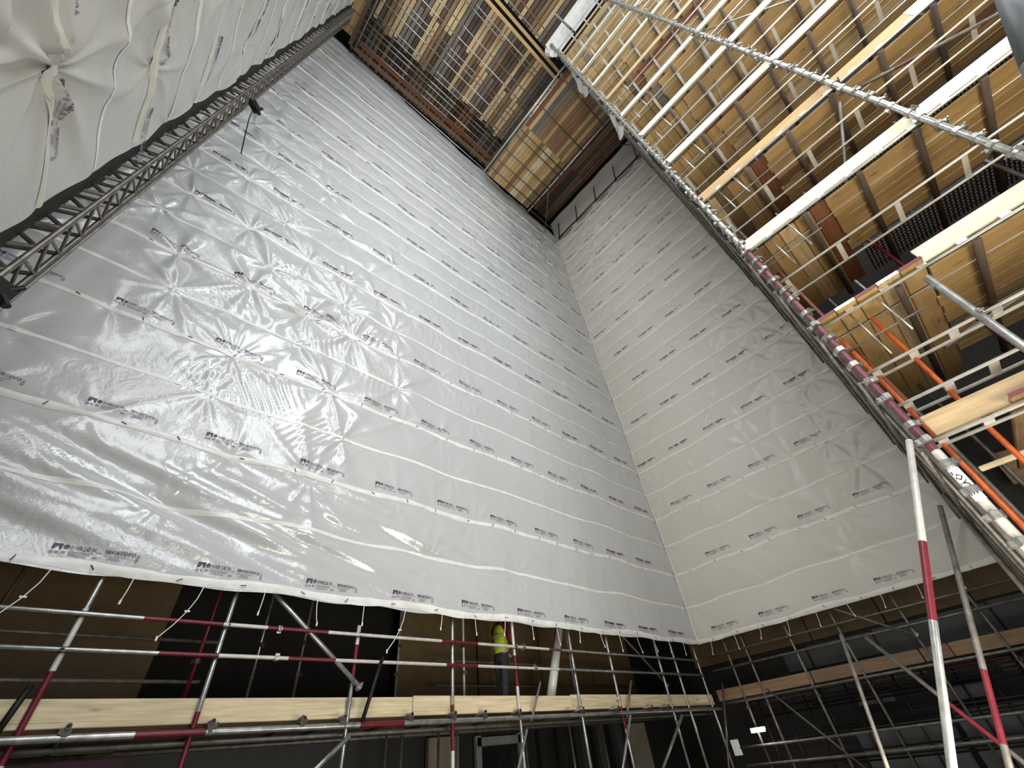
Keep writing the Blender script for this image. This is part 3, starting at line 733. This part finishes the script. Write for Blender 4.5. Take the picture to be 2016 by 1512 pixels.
for r_ in range(4):
    for i, (a, b) in enumerate(((6.9, 3.2), (3.2, -.6))):
        o = board('deck_board', (XB + .22 + r_ * .235, a, .80), (XB + .22 + r_ * .235, b, .80), .225, .038, 'dark', (1, 0, 0)); tag(o, f'dark board of the right deck, {nth(r_ + 1)} row behind its toe board, {"corner" if i == 0 else "far"} length', 'board', 'deck boards below the right sheeting')
for i in range(6):
    o = board('hoarding_panel', (15.69, 8.2 - i * 1.9, 3.6), (15.69, 6.34 - i * 1.9, 3.6), 3.5, .04, 'hoard', (0, 0, 1)); tag(o, f'brown hoarding panel behind the rails of the right deck, {nth(i + 1)} from the corner', 'panel', 'brown hoarding panels')
for i, (a, b, z0, z1) in enumerate(((5.4, 4.75, 1.25, 1.72), (4.68, 3.0, 1.25, 1.75), (2.95, .5, 1.2, 1.78), (.45, -3, 1.2, 1.8))):
    o = board('tarpaulin', (15.69, a, (z0 + z1) / 2), (15.69, b, (z0 + z1) / 2), z1 - z0, .02, 'tarp', (0, 0, 1)); tag(o, f'grey tarpaulin strip behind the right toe board, {nth(i + 1)} from the corner', 'tarpaulin', 'grey tarpaulins')
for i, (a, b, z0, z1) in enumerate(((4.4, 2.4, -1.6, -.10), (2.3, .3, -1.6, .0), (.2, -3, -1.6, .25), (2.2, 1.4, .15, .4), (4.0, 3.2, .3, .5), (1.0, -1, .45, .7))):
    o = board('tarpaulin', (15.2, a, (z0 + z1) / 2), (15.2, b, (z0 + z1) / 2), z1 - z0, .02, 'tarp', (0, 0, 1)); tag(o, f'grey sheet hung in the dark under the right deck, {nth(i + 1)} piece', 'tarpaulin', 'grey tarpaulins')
# dense dark tubes under the right deck
k = 0
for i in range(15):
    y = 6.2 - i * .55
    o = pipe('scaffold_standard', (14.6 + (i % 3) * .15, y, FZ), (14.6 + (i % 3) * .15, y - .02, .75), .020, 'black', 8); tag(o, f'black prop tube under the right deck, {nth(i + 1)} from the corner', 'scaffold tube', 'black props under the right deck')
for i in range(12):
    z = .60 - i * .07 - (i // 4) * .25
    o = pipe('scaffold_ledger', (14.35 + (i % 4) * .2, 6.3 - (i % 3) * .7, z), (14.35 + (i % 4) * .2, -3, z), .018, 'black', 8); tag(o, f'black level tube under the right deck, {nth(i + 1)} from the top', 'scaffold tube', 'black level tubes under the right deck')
# lamp
lx, ly, lz = 14.0, 6.22, .12
lm = MB(); lm.box((lx, ly, lz), (.03, .17, .035), 'glow'); lo = lm.build('work_lamp'); tag(lo, 'glowing white strip lamp in the dark below the right deck', 'lamp')
b = MB(); b.box((lx + .05, ly, lz + .03), (.03, .2, .03), 'frame'); child(b.build('lamp_housing'), lo)
b = MB(); b.box((14.3, 7.1, -.15), (.03, .10, .16), 'label'); tag(b.build('notice'), 'small pale notice on the wall left of the strip lamp', 'notice')

# ------------------------------------------------------------------ tall open scaffold on the right (front face x = 6)
XC = 6.0
SY = [-.34, -1.5, -2.95, -5.2, -8.2]
ZK = [2.42, 4.39, 6.48, 8.45, 10.5, 12.55, 14.45, 16.3, 18.25, 20.25, 22.3, 24.35]
LB = [2.12, 2.62, 3.14] + [z + .76 for z in ZK[1:]]
H = lambda z: (z - FZ) / (27 - FZ)
stds = [(SY[0], 26.6, [(H(2.05), 'cream'), (H(2.5), 'pink'), (H(6.3), 'pink'), (1, 'galv')], 'corner upright of the tall right scaffold, grey above and worn red below'),
        (SY[1], 3.85, None, 'thick grey upright tube ending below the red and white board ends'),
        (SY[2], 26.6, None, 'long clamp-studded upright crossing the upper right of the tall scaffold'),
        (SY[3], 27.0, None, 'further upright of the tall right scaffold beyond the clamp-studded one'),
        (SY[4], 27.0, None, 'farthest upright of the tall right scaffold, out past the picture edge')]
for j, (y, zt, sg_, lb) in enumerate(stds[:3]):
    o = pipe('scaffold_standard', (XC - .06, y, FZ), (XC - .06, y, zt), .042, 'galv', 14, sg_); tag(o, lb, 'scaffold tube')
    if j != 1:
        zs_ = []
        for z in ZK: zs_ += [z - .32, z - .12]
        for z in LB: zs_ += [z, z + .12]
        for z in ZK: zs_.append(z + .35)
        zs_ = [.4 + q * .285 + random.uniform(-.06, .06) for q in range(93)]
        for z in sorted(zs_)[:95]:
            if z < zt: coupler(o, (XC - .06, y, z), CM)
    else:
        for z in (2.12, 2.62, 3.14, 3.7): coupler(o, (XC - .06, y, z), CMs)
# second tube clamped beside the corner upright
mbs = [((XC + .25, -.36, FZ), (XC + .25, -.36, 26.5), .03, 'galvd', 'thin dark upright just behind the corner upright of the right scaffold'),
       ((XC + .10, -.30, FZ), (XC + .10, -.30, 6.5), .032, 'galvd', 'weathered lower tube tight against the corner upright of the right scaffold')]
for a, b, r_, m_, lb in mbs: tag(pipe('scaffold_standard', a, b, r_, m_, 10), lb, 'scaffold tube')
lbv = MB(); lbv.tube((XC - .06, -.34, 1.44), (XC - .06, -.34, 1.78), .046, 'label', 14); ol = lbv.build('tube_label'); tag(ol, 'white sticker with black capitals wrapped on the corner upright', 'label')
v, f = text_tris('LOYTE', .1, .02); v = v / v[:, 0].max() * .27
P = []
for a, b in v:
    an = math.pi - .25 + (b - .03) / .047 * 1.0
    P.append((XC - .06 + .048 * math.cos(an), -.34 + .048 * math.sin(an), 1.76 - a))
me = bpy.data.meshes.new('lettering'); me.from_pydata(P, [], f); me.materials.append(M['ink']); o = bpy.data.objects.new('lettering', me); C.objects.link(o); child(o, ol)

# ladder beams lying flat
for j, z in enumerate(LB):
    small = j < 3; wd = (.20, .34, .22)[j] if small else .44; step = .40 if small else .77; y1 = -9.4
    root = empty('ladder_beam', (XC, -.3, z))
    pos = ['lowest', 'second lowest', 'third lowest'][j] if small else f'{nth(j + 1)} up from the bottom'
    tag(root, f'aluminium ladder beam lying flat along the tall right scaffold, {pos}', 'ladder beam', 'ladder beams of the right scaffold')
    for xx in (0, wd):
        child(pipe('chord', (XC + xx, -.30, z), (XC + xx, y1, z), .021 if small else .018, 'alu', 8), root)
    y = -.47
    while y > y1 + .2 and (y > -6.5):
        mb = MB(); mb.box((XC + wd / 2, y, z + .012), (wd / 2 - .02, .032 if not small else .045, .006), 'plate'); child(mb.build('rung_plate', None, loc=(XC + wd / 2, y, z)), root); y -= step
# single ledgers under each deck and toe boards
GS = 'single level tubes of the right scaffold'
for j, z in enumerate(ZK):
    if j >= 1:
        o = tag(pipe('scaffold_ledger', (XC + .02, -.30, z - .34), (XC + .02, -9.4, z - .34), .020, 'alu', 8), f'level tube just under the {nth(j + 1)} toe board up the right scaffold', 'scaffold tube', GS)
        if j < 9:
            y = -.75
            while y > -7: mb = MB(); mb.box((XC + .03, y, z - .298), (.006, .05, .038), 'plate'); child(mb.build('spacer_plate'), o); y -= .42
        tag(pipe('scaffold_ledger', (XC + .5, -.30, z - .31), (XC + .5, -9.4, z - .31), .014, 'alu', 8), f'thin inner level tube under the {nth(j + 1)} deck up the right scaffold', 'scaffold tube', GS)
    y = {0: -1.15, 1: -1.65}.get(j, -.32)
    y = -.45 if j == 0 else y
    pcs = []
    while y > -9.3: L = 3.9; pcs.append((y, max(-9.4, y - L))); y -= L
    for i, (a, b) in enumerate(pcs):
        mm = 'pine' if j == 0 else ('toe' if (j + i) % 4 != 3 else 'ply')
        h_ = .255
        o = board('toe_board', (XC + .07 + (.01 if j else -.02), a - .004, z - h_ / 2 + (i % 2) * .008), (XC + .07 + (.01 if j else -.02), b + .004, z - h_ / 2), h_, .038, mm, (0, 0, 1))
        tag(o, f'{"knotty pine" if j == 0 else "bright pine"} toe board on the right scaffold, {nth(j + 1)} lift up, {nth(i + 1)} length from corner', 'toe board', 'toe boards of the right scaffold')
# decks
def kchoice(j): return random.choices(['ply', 'ply', 'ply', 'brown', 'redwood', 'pine', 'grey'], [6, 5, 4, 1.2, .5, 1, .5 + j * .12])[0]
for j, z in enumerate(ZK):
    zb = z - .27
    xmax = 7.75 if j else 7.2
    if j >= 1: xmax = min(8.6 if j in (1,) else 7.75, XC * (z + .15) / ZK[j - 1] + .35)
    if j == 0: xmax = 8.0
    ncol = int((xmax - 6.18) / .235)
    for c in range(ncol):
        x = 6.28 + c * .235
        ys = [(-1.60, -5.5), (-5.5, -9.3)] if j else [(-1.2, -5.0)]
        if j > 5: ys = [(-1.60, -5.5)]
        off = random.uniform(-.06, .0)
        for i, (a, b) in enumerate(ys):
            o = board('scaffold_board', (x, a + off, zb - .02), (x, b + .01 + off, zb - .02), .226, .038, kchoice(j), (1, 0, 0))
            tag(o, f'board of the {nth(j + 1)} right deck up, {nth(c + 1)} from the front, {"corner end" if i == 0 else "far end"}', 'board', 'long deck boards of the right scaffold')
    # cross boards beside the corner, with painted ends on the second deck
    if j >= 1:
        xe = 9.3 if j == 1 else min(8.6, xmax + .7)
        for c in range(5):
            y = -.48 - c * .258
            if xe - 6 < .3: continue
            proj = (.10 if j == 1 else -.04)
            o = board('scaffold_board', (XC - proj + .03 + (0 if j == 1 else .12), y, zb + .015), (xe, y, zb + .015), .245, .040, kchoice(0) if j < 6 else kchoice(j), (0, 1, 0), ends=[(-1, 'red' if c % 2 == 0 else 'label')] if j == 1 else None)
            tag(o, f'cross-laid board by the corner upright, {nth(j + 1)} right deck up, {nth(c + 1)} along' + (', painted end' if j == 1 else ''), 'board', 'cross-laid boards of the right scaffold')
        if j == 1:
            for c in range(5):
                y = -.48 - c * .258
                o = board('scaffold_board', (XC - .10, y, z - .03), (XC - .06, y, z - .03), .245, .21, 'ply', (0, 1, 0))
                mb = MB(); mb.box((-.02, 0, 0), (.003, .12, .10), 'red' if c % 2 == 0 else 'label')
                bpy.data.objects.remove(o)
    # transoms under the deck, made thick and dark to take in their shadows
    if 1 <= j <= 8:
        for c, y in enumerate((-1.28, -2.1, -2.86, -3.65, -4.4, -5.5, -6.6)):
            o = pipe('scaffold_transom', (XC + .05, y, zb - .11), (min(9.0, xmax + .8), y, zb - .11), .042, 'dark', 10)
            tag(o, f'dark cross tube under the {nth(j + 1)} deck up the right scaffold, {nth(c + 1)} from the corner', 'scaffold tube', 'cross tubes under the right decks')
        if j < 5:
            for c in range(5):
                xx = 6.75 + c * .31
                if xx > xmax: break
                o = pipe('batten', (xx, -1.8, zb - .05), (xx, -8.8, zb - .05), .008, 'pinel', 6)  # pale rod standing in for light through gaps between boards
                tag(o, f'thin pale batten under the {nth(j + 1)} deck up the right scaffold, {nth(c + 1)} from the front', 'batten', 'thin battens under the right decks')
for c in range(6):
    y = -1.12 - c * .258
    o = board('scaffold_board', (XC - .12, y - .1, 2.19), (8.2, y, 2.19), .245, .040, 'ply' if c % 2 else 'brown', (0, 1, 0), ends=[(-1, 'red' if c == 0 else 'label')])
    tag(o, f'cross-laid board of the lowest right deck, {nth(c + 1)} past the knotty toe board start, painted end', 'board', 'cross-laid boards of the right scaffold')
# gratings behind the boards
for j, (x0, x1, z, y0) in enumerate(((7.72, 8.5, 6.22, -1.8), (7.72, 8.3, 8.2, -1.8), (7.75, 8.3, 10.25, -.4))):
    mb = MB(); y = y0
    for q in range(int((x1 - x0) / .08)): mb.box((x0 + q * .08, (y0 - 9) / 2, z), (.010, (9 + y0) / 2, .02), 'grate')
    y = y0
    while y > -9: mb.box(((x0 + x1) / 2, y, z), ((x1 - x0) / 2, .008, .015), 'grate'); y -= .06
    o = mb.build('steel_grating'); tag(o, f'dark steel grating at the rear of the {["third", "fourth", "fifth"][j]} deck up the right scaffold', 'grating', 'gratings of the right scaffold')
# back standards and bracing of the right scaffold
for i, (x, y, m_) in enumerate(((7.7, -.6, 'galvd'), (7.7, -1.9, 'red'), (7.7, -3.6, 'galvd'), (7.7, -5.4, 'galvd'), (9.0, -1.0, 'galvd'), (9.0, -3.0, 'red'), (6.95, -.55, 'redwood'))):
    tag(pipe('scaffold_standard', (x, y, FZ), (x, y, 26), .028, m_, 10, [(H(3), 'galvd'), (H(7), m_), (1, 'galvd')]), f'inner upright of the right scaffold behind the deck edge, {nth(i + 1)}', 'scaffold tube', 'inner uprights of the right scaffold')
def bt(a, b, r_, m_, lb, segs=None, cat='scaffold tube', name='diagonal_brace'): return tag(pipe(name, a, b, r_, m_, 10, segs), lb, cat)
bt((6.12, -3.0, 7.85), (6.12, -4.7, 6.85), .026, 'galvd', 'grey-brown diagonal tube right of the clamp-studded upright', [(.3, 'galvd'), (.5, 'pink'), (1, 'galvd')])
bt((6.15, -2.85, 7.85), (6.9, -1.9, 6.4), .024, 'galvd', 'thin diagonal tube falling left from the clamp-studded upright')
bt((6.1, -2.95, 14.4), (6.1, -4.2, 11.6), .02, 'galv', 'pale diagonal tube high on the right scaffold, rising to the right')
bt((6.1, -2.9, 13.9), (6.6, -2.1, 11.2), .02, 'galvd', 'dark diagonal tube high on the right scaffold, falling to the left')
bt((6.1, -3.0, 20.2), (6.1, -4.6, 17.2), .02, 'galv', 'pale diagonal tube near the top of the right scaffold')
bt((6.6, -1.2, 3.3), (7.6, -4.0, 4.2), .03, 'galvd', 'thick dark diagonal tube behind the lowest ladder beams')
for i, (zf) in enumerate(ZK[1:8]):
    bt((XC + .12, -1.05, zf - .95), (XC + .12, -1.05, zf + .12), .014, 'galv', f'thin upright rod hanging under the {nth(i + 2)} toe board near the corner', name='tie_rod')
    bt((XC + .12, -.72, zf - 1.1), (XC + .12, -.72, zf - .2), .012, 'galv', f'shorter thin rod beside the corner upright below the {nth(i + 2)} toe board', name='tie_rod')
    bt((XC + .16, -.4, zf - .75), (XC + .16, -1.3, zf - .75), .012, 'galvd', f'short thin level rod by the corner below the {nth(i + 2)} toe board', name='tie_rod')
# orange tubes
bt((6.22, -.87, 3.92), (6.22, -.78, FZ), .026, 'orange', 'orange upright tube second from the corner upright, with a cut top end', [(.48, 'orange'), (.56, 'galv'), (1, 'orange')], name='scaffold_standard')
bt((6.2, -.45, 3.88), (6.2, -.45, FZ), .026, 'orange', 'orange upright tube close behind the corner upright', [(.6, 'orange'), (.75, 'redwood'), (1, 'orange')], name='scaffold_standard')
# return face (edge-on between the corner upright and the right sheeting)
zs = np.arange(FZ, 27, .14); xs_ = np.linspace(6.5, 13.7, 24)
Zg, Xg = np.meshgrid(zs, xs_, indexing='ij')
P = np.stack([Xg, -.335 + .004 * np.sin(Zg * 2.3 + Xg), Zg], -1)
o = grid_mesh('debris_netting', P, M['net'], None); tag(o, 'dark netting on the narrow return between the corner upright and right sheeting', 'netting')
for i, x in enumerate((7.2, 8.5, 9.9, 11.3, 12.7)):
    tag(pipe('scaffold_standard', (x, -.285, FZ), (x, -.285, 27), .026, 'galvd', 10), f'upright on the narrow return behind the corner upright, {nth(i + 1)} back', 'scaffold tube', 'uprights of the narrow return')
for i, z in enumerate([2.1, 3.1, 4.0, 5.1, 6.1, 8.1, 10.1, 12.2, 14.1, 16.0, 18.0, 20.0, 22.0, 24.0]):
    tag(pipe('scaffold_ledger', (6.05, -.25, z), (13.6, -.24 + .01 * math.sin(i), z), .024, 'galvd', 10), f'level tube of the narrow return, {nth(i + 1)} up from the bottom', 'scaffold tube', 'level tubes of the narrow return')
# dark backdrop behind the right scaffold
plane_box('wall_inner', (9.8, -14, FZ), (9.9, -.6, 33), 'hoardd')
for i in range(7):
    z = 2.9 + i * .0
for i, (y, z, w_) in enumerate(((-1.0, 2.6, .9), (-1.5, 1.4, 1.1), (-2.4, 2.3, .8), (-.9, .9, .7), (-2.2, 1.0, .8))):
    o = board('hoarding_panel', (9.5, y, z), (9.5, y - w_, z - .1), .5, .03, 'brown', (0, 0, 1)); tag(o, f'brown scrap panel in the dark inside the right scaffold, {nth(i + 1)}', 'panel', 'scrap panels inside the right scaffold')
for i, (a, b) in enumerate((((6.5, -.55, 1.85), (6.5, -1.10, 1.85)),)):
    o = board('batten', a, b, .05, .05, 'pinel'); tag(o, 'short bright timber offcut beside the corner upright, below the knotty toe board', 'batten')
# leaning foreground props
T = Vector((5.72, -.22, 2.12)); Bm = Vector((5.0, .955, -.30)); D = (Bm - T).normalized(); e = T + D * ((T.z - FZ) / -D.z)
Lp = (e - T).length
tag(pipe('scaffold_prop', T, e, .030, 'galv', 14, [(.26, 'cream'), (.42, 'red'), (1, 'galv')]), 'long red and white prop tube leaning in front of the right sheeting', 'prop')
T = Vector((6.9, -.05, 1.75)); Bm = Vector((6.2, .79, -.37)); D = (Bm - T).normalized(); e = T + D * ((T.z - FZ) / -D.z)
tag(pipe('scaffold_prop', T, e, .026, 'galvd', 12, [(.45, 'galvd'), (.6, 'red'), (1, 'galvd')]), 'thinner grey prop tube at lower right, beyond the long red and white one', 'prop')
bt((7.2, 1.45, .75), (6.2, .35, -1.0), .022, 'galvd', 'thin red and grey tube crossing behind the props at lower right', [(.4, 'galvd'), (.6, 'red'), (1, 'galvd')])
bt((6.9, 1.62, .80), (6.2, 1.75, -.7), .020, 'galvd', 'thin leaning tube left of the long prop at lower right')
bt((8.6, -.20, 2.3), (7.4, -.12, .2), .03, 'galvd', 'dark tube under the right hem beside the corner upright')
# grey duct at top right, close to the camera
mb = MB(); mb.tube((2.234, -1.80, 2.80), (2.234, -1.45, 2.138), .042, 'hose', 24); mb.tube((2.234, -1.45, 2.138), (2.25, -1.28, 1.76), .042, 'hose', 24)
tag(mb.build('duct_hose', smooth=True), 'blurred dark grey hose at the top right picture edge', 'hose')

# white wrapped beam and flaps at the head of the corner upright
mb = MB(); mb.box((6.22, -2.3, 27.1), (.30, 2.15, .45), 'tape'); mb.tube((6.22, -.25, 26.65), (6.22, -.10, 27.3), .25, 'tape', 10)
tag(mb.build('wrapped_beam'), 'beam end wrapped in white plastic at the head of the corner upright', 'beam')
tag(pipe('scaffold_tube', (5.2, -1.3, 26.3), (6.8, -1.5, 26.3), .05, 'galvd', 10), 'short brown tube lying across the white wrapped beam', 'scaffold tube')
for i, (z0, z1) in enumerate(((18.3, 21.5), (13.6, 15.2))):
    zs = np.linspace(z0, z1, 14); q = np.linspace(0, 1, 6); Zg, Q = np.meshgrid(zs, q, indexing='ij')
    t = (Zg - z0) / (z1 - z0); wv = np.sin(np.pi * t) ** .6
    P = np.stack([XC + .1 + Q * .5 * wv, -.24 + .26 * Q * wv + .04 * np.sin(Zg * 5), Zg + .1 * Q], -1)
    o = grid_mesh('sheet_flap', P, M['sheet'], None); tag(o, f'{["upper", "lower"][i]} loose white plastic flap hanging off the corner upright near its top', 'sheeting')

# ------------------------------------------------------------------ roof decks
def pickc(i):
    g = (i // 2) % 5
    return ['dark', 'pine', 'brown', 'pine', 'grey'][g] if random.random() < .72 else random.choice(['dark', 'brown', 'brown', 'grey', 'pine'])
n = 0
for i in range(43):
    x = -1.8 + i * .238
    for q, (a, b) in enumerate(((5.05, 2.95), (2.95, .45))):
        sh = random.uniform(-.25, .25) if q == 0 else 0
        o = board('overhead_plank', (x, a + sh * .6, 29.5 + random.uniform(-.01, .01)), (x, b + (sh if q == 0 else 0) * 0, 29.5), .20, .05, pickc(i + q), (1, 0, 0))
        tag(o, f'plank in the high roof deck, {nth(i + 1)} from left, row nearer the {"back sheeting" if q == 0 else "middle"}', 'board', 'planks of the high roof deck')
for i in range(40):
    x = -1.7 + i * .255
    o = board('overhead_plank', (x, 7.2, 30.4), (x, 4.9, 30.4), .21, .05, random.choice(['dark', 'brown', 'dark', 'grey']), (1, 0, 0)); tag(o, f'dark plank above the top edge of the back sheeting, {nth(i + 1)} from the left', 'board', 'dark planks above the back sheeting')
for i in range(24):
    x = .8 + i * .25
    o = board('overhead_plank', (x, -.05, 29.9), (x, -4.2, 29.9), .21, .05, random.choice(['brown', 'pine', 'grey', 'dark', 'brown']), (1, 0, 0)); tag(o, f'plank in the roof deck beyond the twin timber beams, {nth(i + 1)} from the left', 'board', 'planks of the roof deck beyond the beams')
for i, y in enumerate((3.95, 3.57, 3.31, 2.63, 2.1, 1.25, 1.0, 5.2, 5.45, 5.75, 4.9, 6.1, 4.6, 6.6)):
    sg_ = [(.3, 'galv'), (.42, 'galvd'), (.6, 'galv'), (.75, 'redwood' if i % 3 else 'cream'), (1, 'galv')]
    tag(pipe('overhead_tube', (-1.7, y, 28.5 + (i % 3) * .12), (7.9, y, 28.5 + (i % 3) * .12), .028, 'galv', 8, sg_), f'long level tube slung under the high roof deck, {nth(i + 1)}', 'scaffold tube', 'long tubes under the high roof deck')
for i, (y, m_) in enumerate(((.5, 'pine'), (.18, 'pine'), (-.2, 'galv'), (-.6, 'redwood'))):
    if m_ == 'pine': o = board('timber_beam', (-1.5, y, 28.1), (7.9, y, 28.1), .16, .22, 'ply', (0, 1, 0)); tag(o, f'{["lower", "upper"][i]} of the twin timber beams crossing the roof', 'beam')
    else: tag(pipe('overhead_tube', (-1.5, y, 27.9), (7.0, y, 27.9), .03, m_, 8), f'level tube beside the twin timber beams, {["pale", "dark red"][i - 2]}', 'scaffold tube')
for i, (y, z, m_) in enumerate(((6.55, 28.6, 'brown'), (6.25, 28.9, 'redwood'), (6.75, 28.2, 'galv'))):
    if m_ != 'galv': o = board('timber_beam', (-1.4, y, z), (8.0, y, z), .2, .08, m_, (0, 1, .3)); tag(o, f'{["brown", "red-brown"][i]} timber along the top edge of the back sheeting', 'beam')
    else: tag(pipe('overhead_tube', (-1.5, y, z), (13.5, y, z - .7), .03, m_, 8), 'pale tube along the top edge of the back sheeting', 'scaffold tube')
# left roof panel
for i in range(5):
    o = board('overhead_plank', (-2.9 + i * .26, 6.3, 29.0), (-2.9 + i * .26, 1.5, 29.0), .25, .04, 'ply', (1, 0, 0)); tag(o, f'golden plank beside the head of the truss, {nth(i + 1)} from the left', 'board', 'golden planks by the truss head')
for i, y in enumerate((5.9, 5.2, 4.5)):
    tag(pipe('overhead_tube', (-3.0, y, 28.7), (-1.4, y, 28.7), .03, 'dark', 8), f'dark short tube under the golden planks by the truss head, {nth(i + 1)}', 'scaffold tube', 'short tubes by the truss head')
tag(pipe('overhead_tube', (-1.45, 6.6, 28.4), (-1.55, 1.0, 28.4), .03, 'galv', 8), 'pale tube at the left edge of the high roof deck', 'scaffold tube')
tag(board('timber_beam', (-1.75, 6.6, 28.7), (-1.85, 1.0, 28.7), .2, .1, 'dark', (1, 0, 0)), 'dark timber at the left edge of the high roof deck', 'beam')
# low plank soffit
for i in range(15):
    x = 7.42 + i * .222
    mm = ['redwood', 'pine', 'grey', 'grey', 'brown', 'brown', 'ply', 'brown', 'brown', 'redwood', 'brown', 'ply', 'brown', 'ply', 'brown'][i]
    for q, (a, b) in enumerate(((6.5, 3.1), (3.1, -.9))):
        m2 = mm if q else random.choice(['ply', 'brown', 'ply', 'brown', 'pine'])
        o = board('soffit_board', (x - q * .0, a, 26.45), (x, b, 26.45), .21, .04, 'pinel' if (q == 0 and i in (8, 9)) else m2, (1, 0, 0)); tag(o, f'plank in the lower soffit, {nth(i + 1)} from left, half by the {"back sheeting" if q == 0 else "corner upright"}', 'board', 'planks of the lower soffit')
for i, y in enumerate((.2, 1.85, 3.4, 3.75, 4.7, 5.4, 6.0)):
    tag(pipe('overhead_tube', (7.2, y, 26.25), (10.8, y, 26.25), .03, 'dark', 8), f'dark tube crossing under the lower lit soffit, {nth(i + 1)} from the corner upright', 'scaffold tube', 'dark tubes under the lower soffit')
for i, (x, z) in enumerate(((7.22, 26.3), (7.12, 26.7), (7.28, 27.1), (10.75, 26.3), (10.3, 27.5))):
    tag(pipe('overhead_tube', (x, 6.6, z), (x, -.8, z), .035, 'galv' if i % 2 == 0 else 'cream', 8), f'pale tube running along the edge of the lower soffit, {nth(i + 1)}', 'scaffold tube', 'edge tubes of the lower soffit')
# dark recess deck right of soffit
for i in range(16):
    x = 10.8 + i * .225
    for q, (a, b) in enumerate(((7.2, 3.4), (3.4, -.9))):
        o = board('overhead_plank', (x, a, 30.6), (x, b, 30.6), .20, .04, random.choice(['dark', 'brown', 'dark', 'redwood']), (1, 0, 0)); tag(o, f'dark plank in the recess right of the soffit, {nth(i + 1)} from the left, {"back" if q == 0 else "front"} half', 'board', 'dark planks of the recess')
for i, (a, b) in enumerate((((11.6, 6.6, 28.2), (11.6, -.5, 28.2)), ((11.1, 6.6, 28.6), (11.1, -.5, 28.6)), ((12.6, 6.8, 28.4), (12.6, -.5, 28.4)), ((13.2, 6.8, 28.9), (13.2, -.5, 28.9)), ((10.9, 2.2, 27.6), (13.4, -.2, 27.6)), ((10.2, 3.9, 26.6), (12.6, 6.9, 26.2)), ((10.6, .2, 27.6), (11.9, -.6, 27.6)))):
    tag(pipe('overhead_tube', a, b, .03, 'galvd', 8), f'dull tube in the dark recess right of the soffit, {nth(i + 1)}', 'scaffold tube', 'tubes of the dark recess')
# upper rear strip of sheeting above the right wall, with its tie tubes
ys = np.linspace(-.6, 7.2, 60); zs = np.linspace(23.5, 30.2, 24); Zg, Yg = np.meshgrid(zs, ys, indexing='ij')
P = np.stack([14.36 + .02 * np.sin(Yg * 3 + Zg), Yg, Zg], -1)
o = grid_mesh('plastic_sheeting', P, M['sheetB'], None); tag(o, 'strip of white sheeting above and behind the scalloped top edge of the right sheeting', 'sheeting')
for i, (x, z) in enumerate(((14.25, 27.4), (14.2, 27.0))):
    tag(pipe('overhead_tube', (x, 6.9, z), (x, -.5, z), .04, 'black', 8), f'{["upper", "lower"][i]} black tube along the scalloped top of the right sheeting', 'scaffold tube')
for i in range(5):
    y = .2 + i * 1.7
    tag(pipe('overhead_tube', (14.18, y, 26.2), (14.22, y - .5, 29.0), .03, 'black', 8), f'black strut at the scalloped top of the right sheeting, {nth(i + 1)} from the corner upright', 'scaffold tube', 'black struts above the right sheeting')
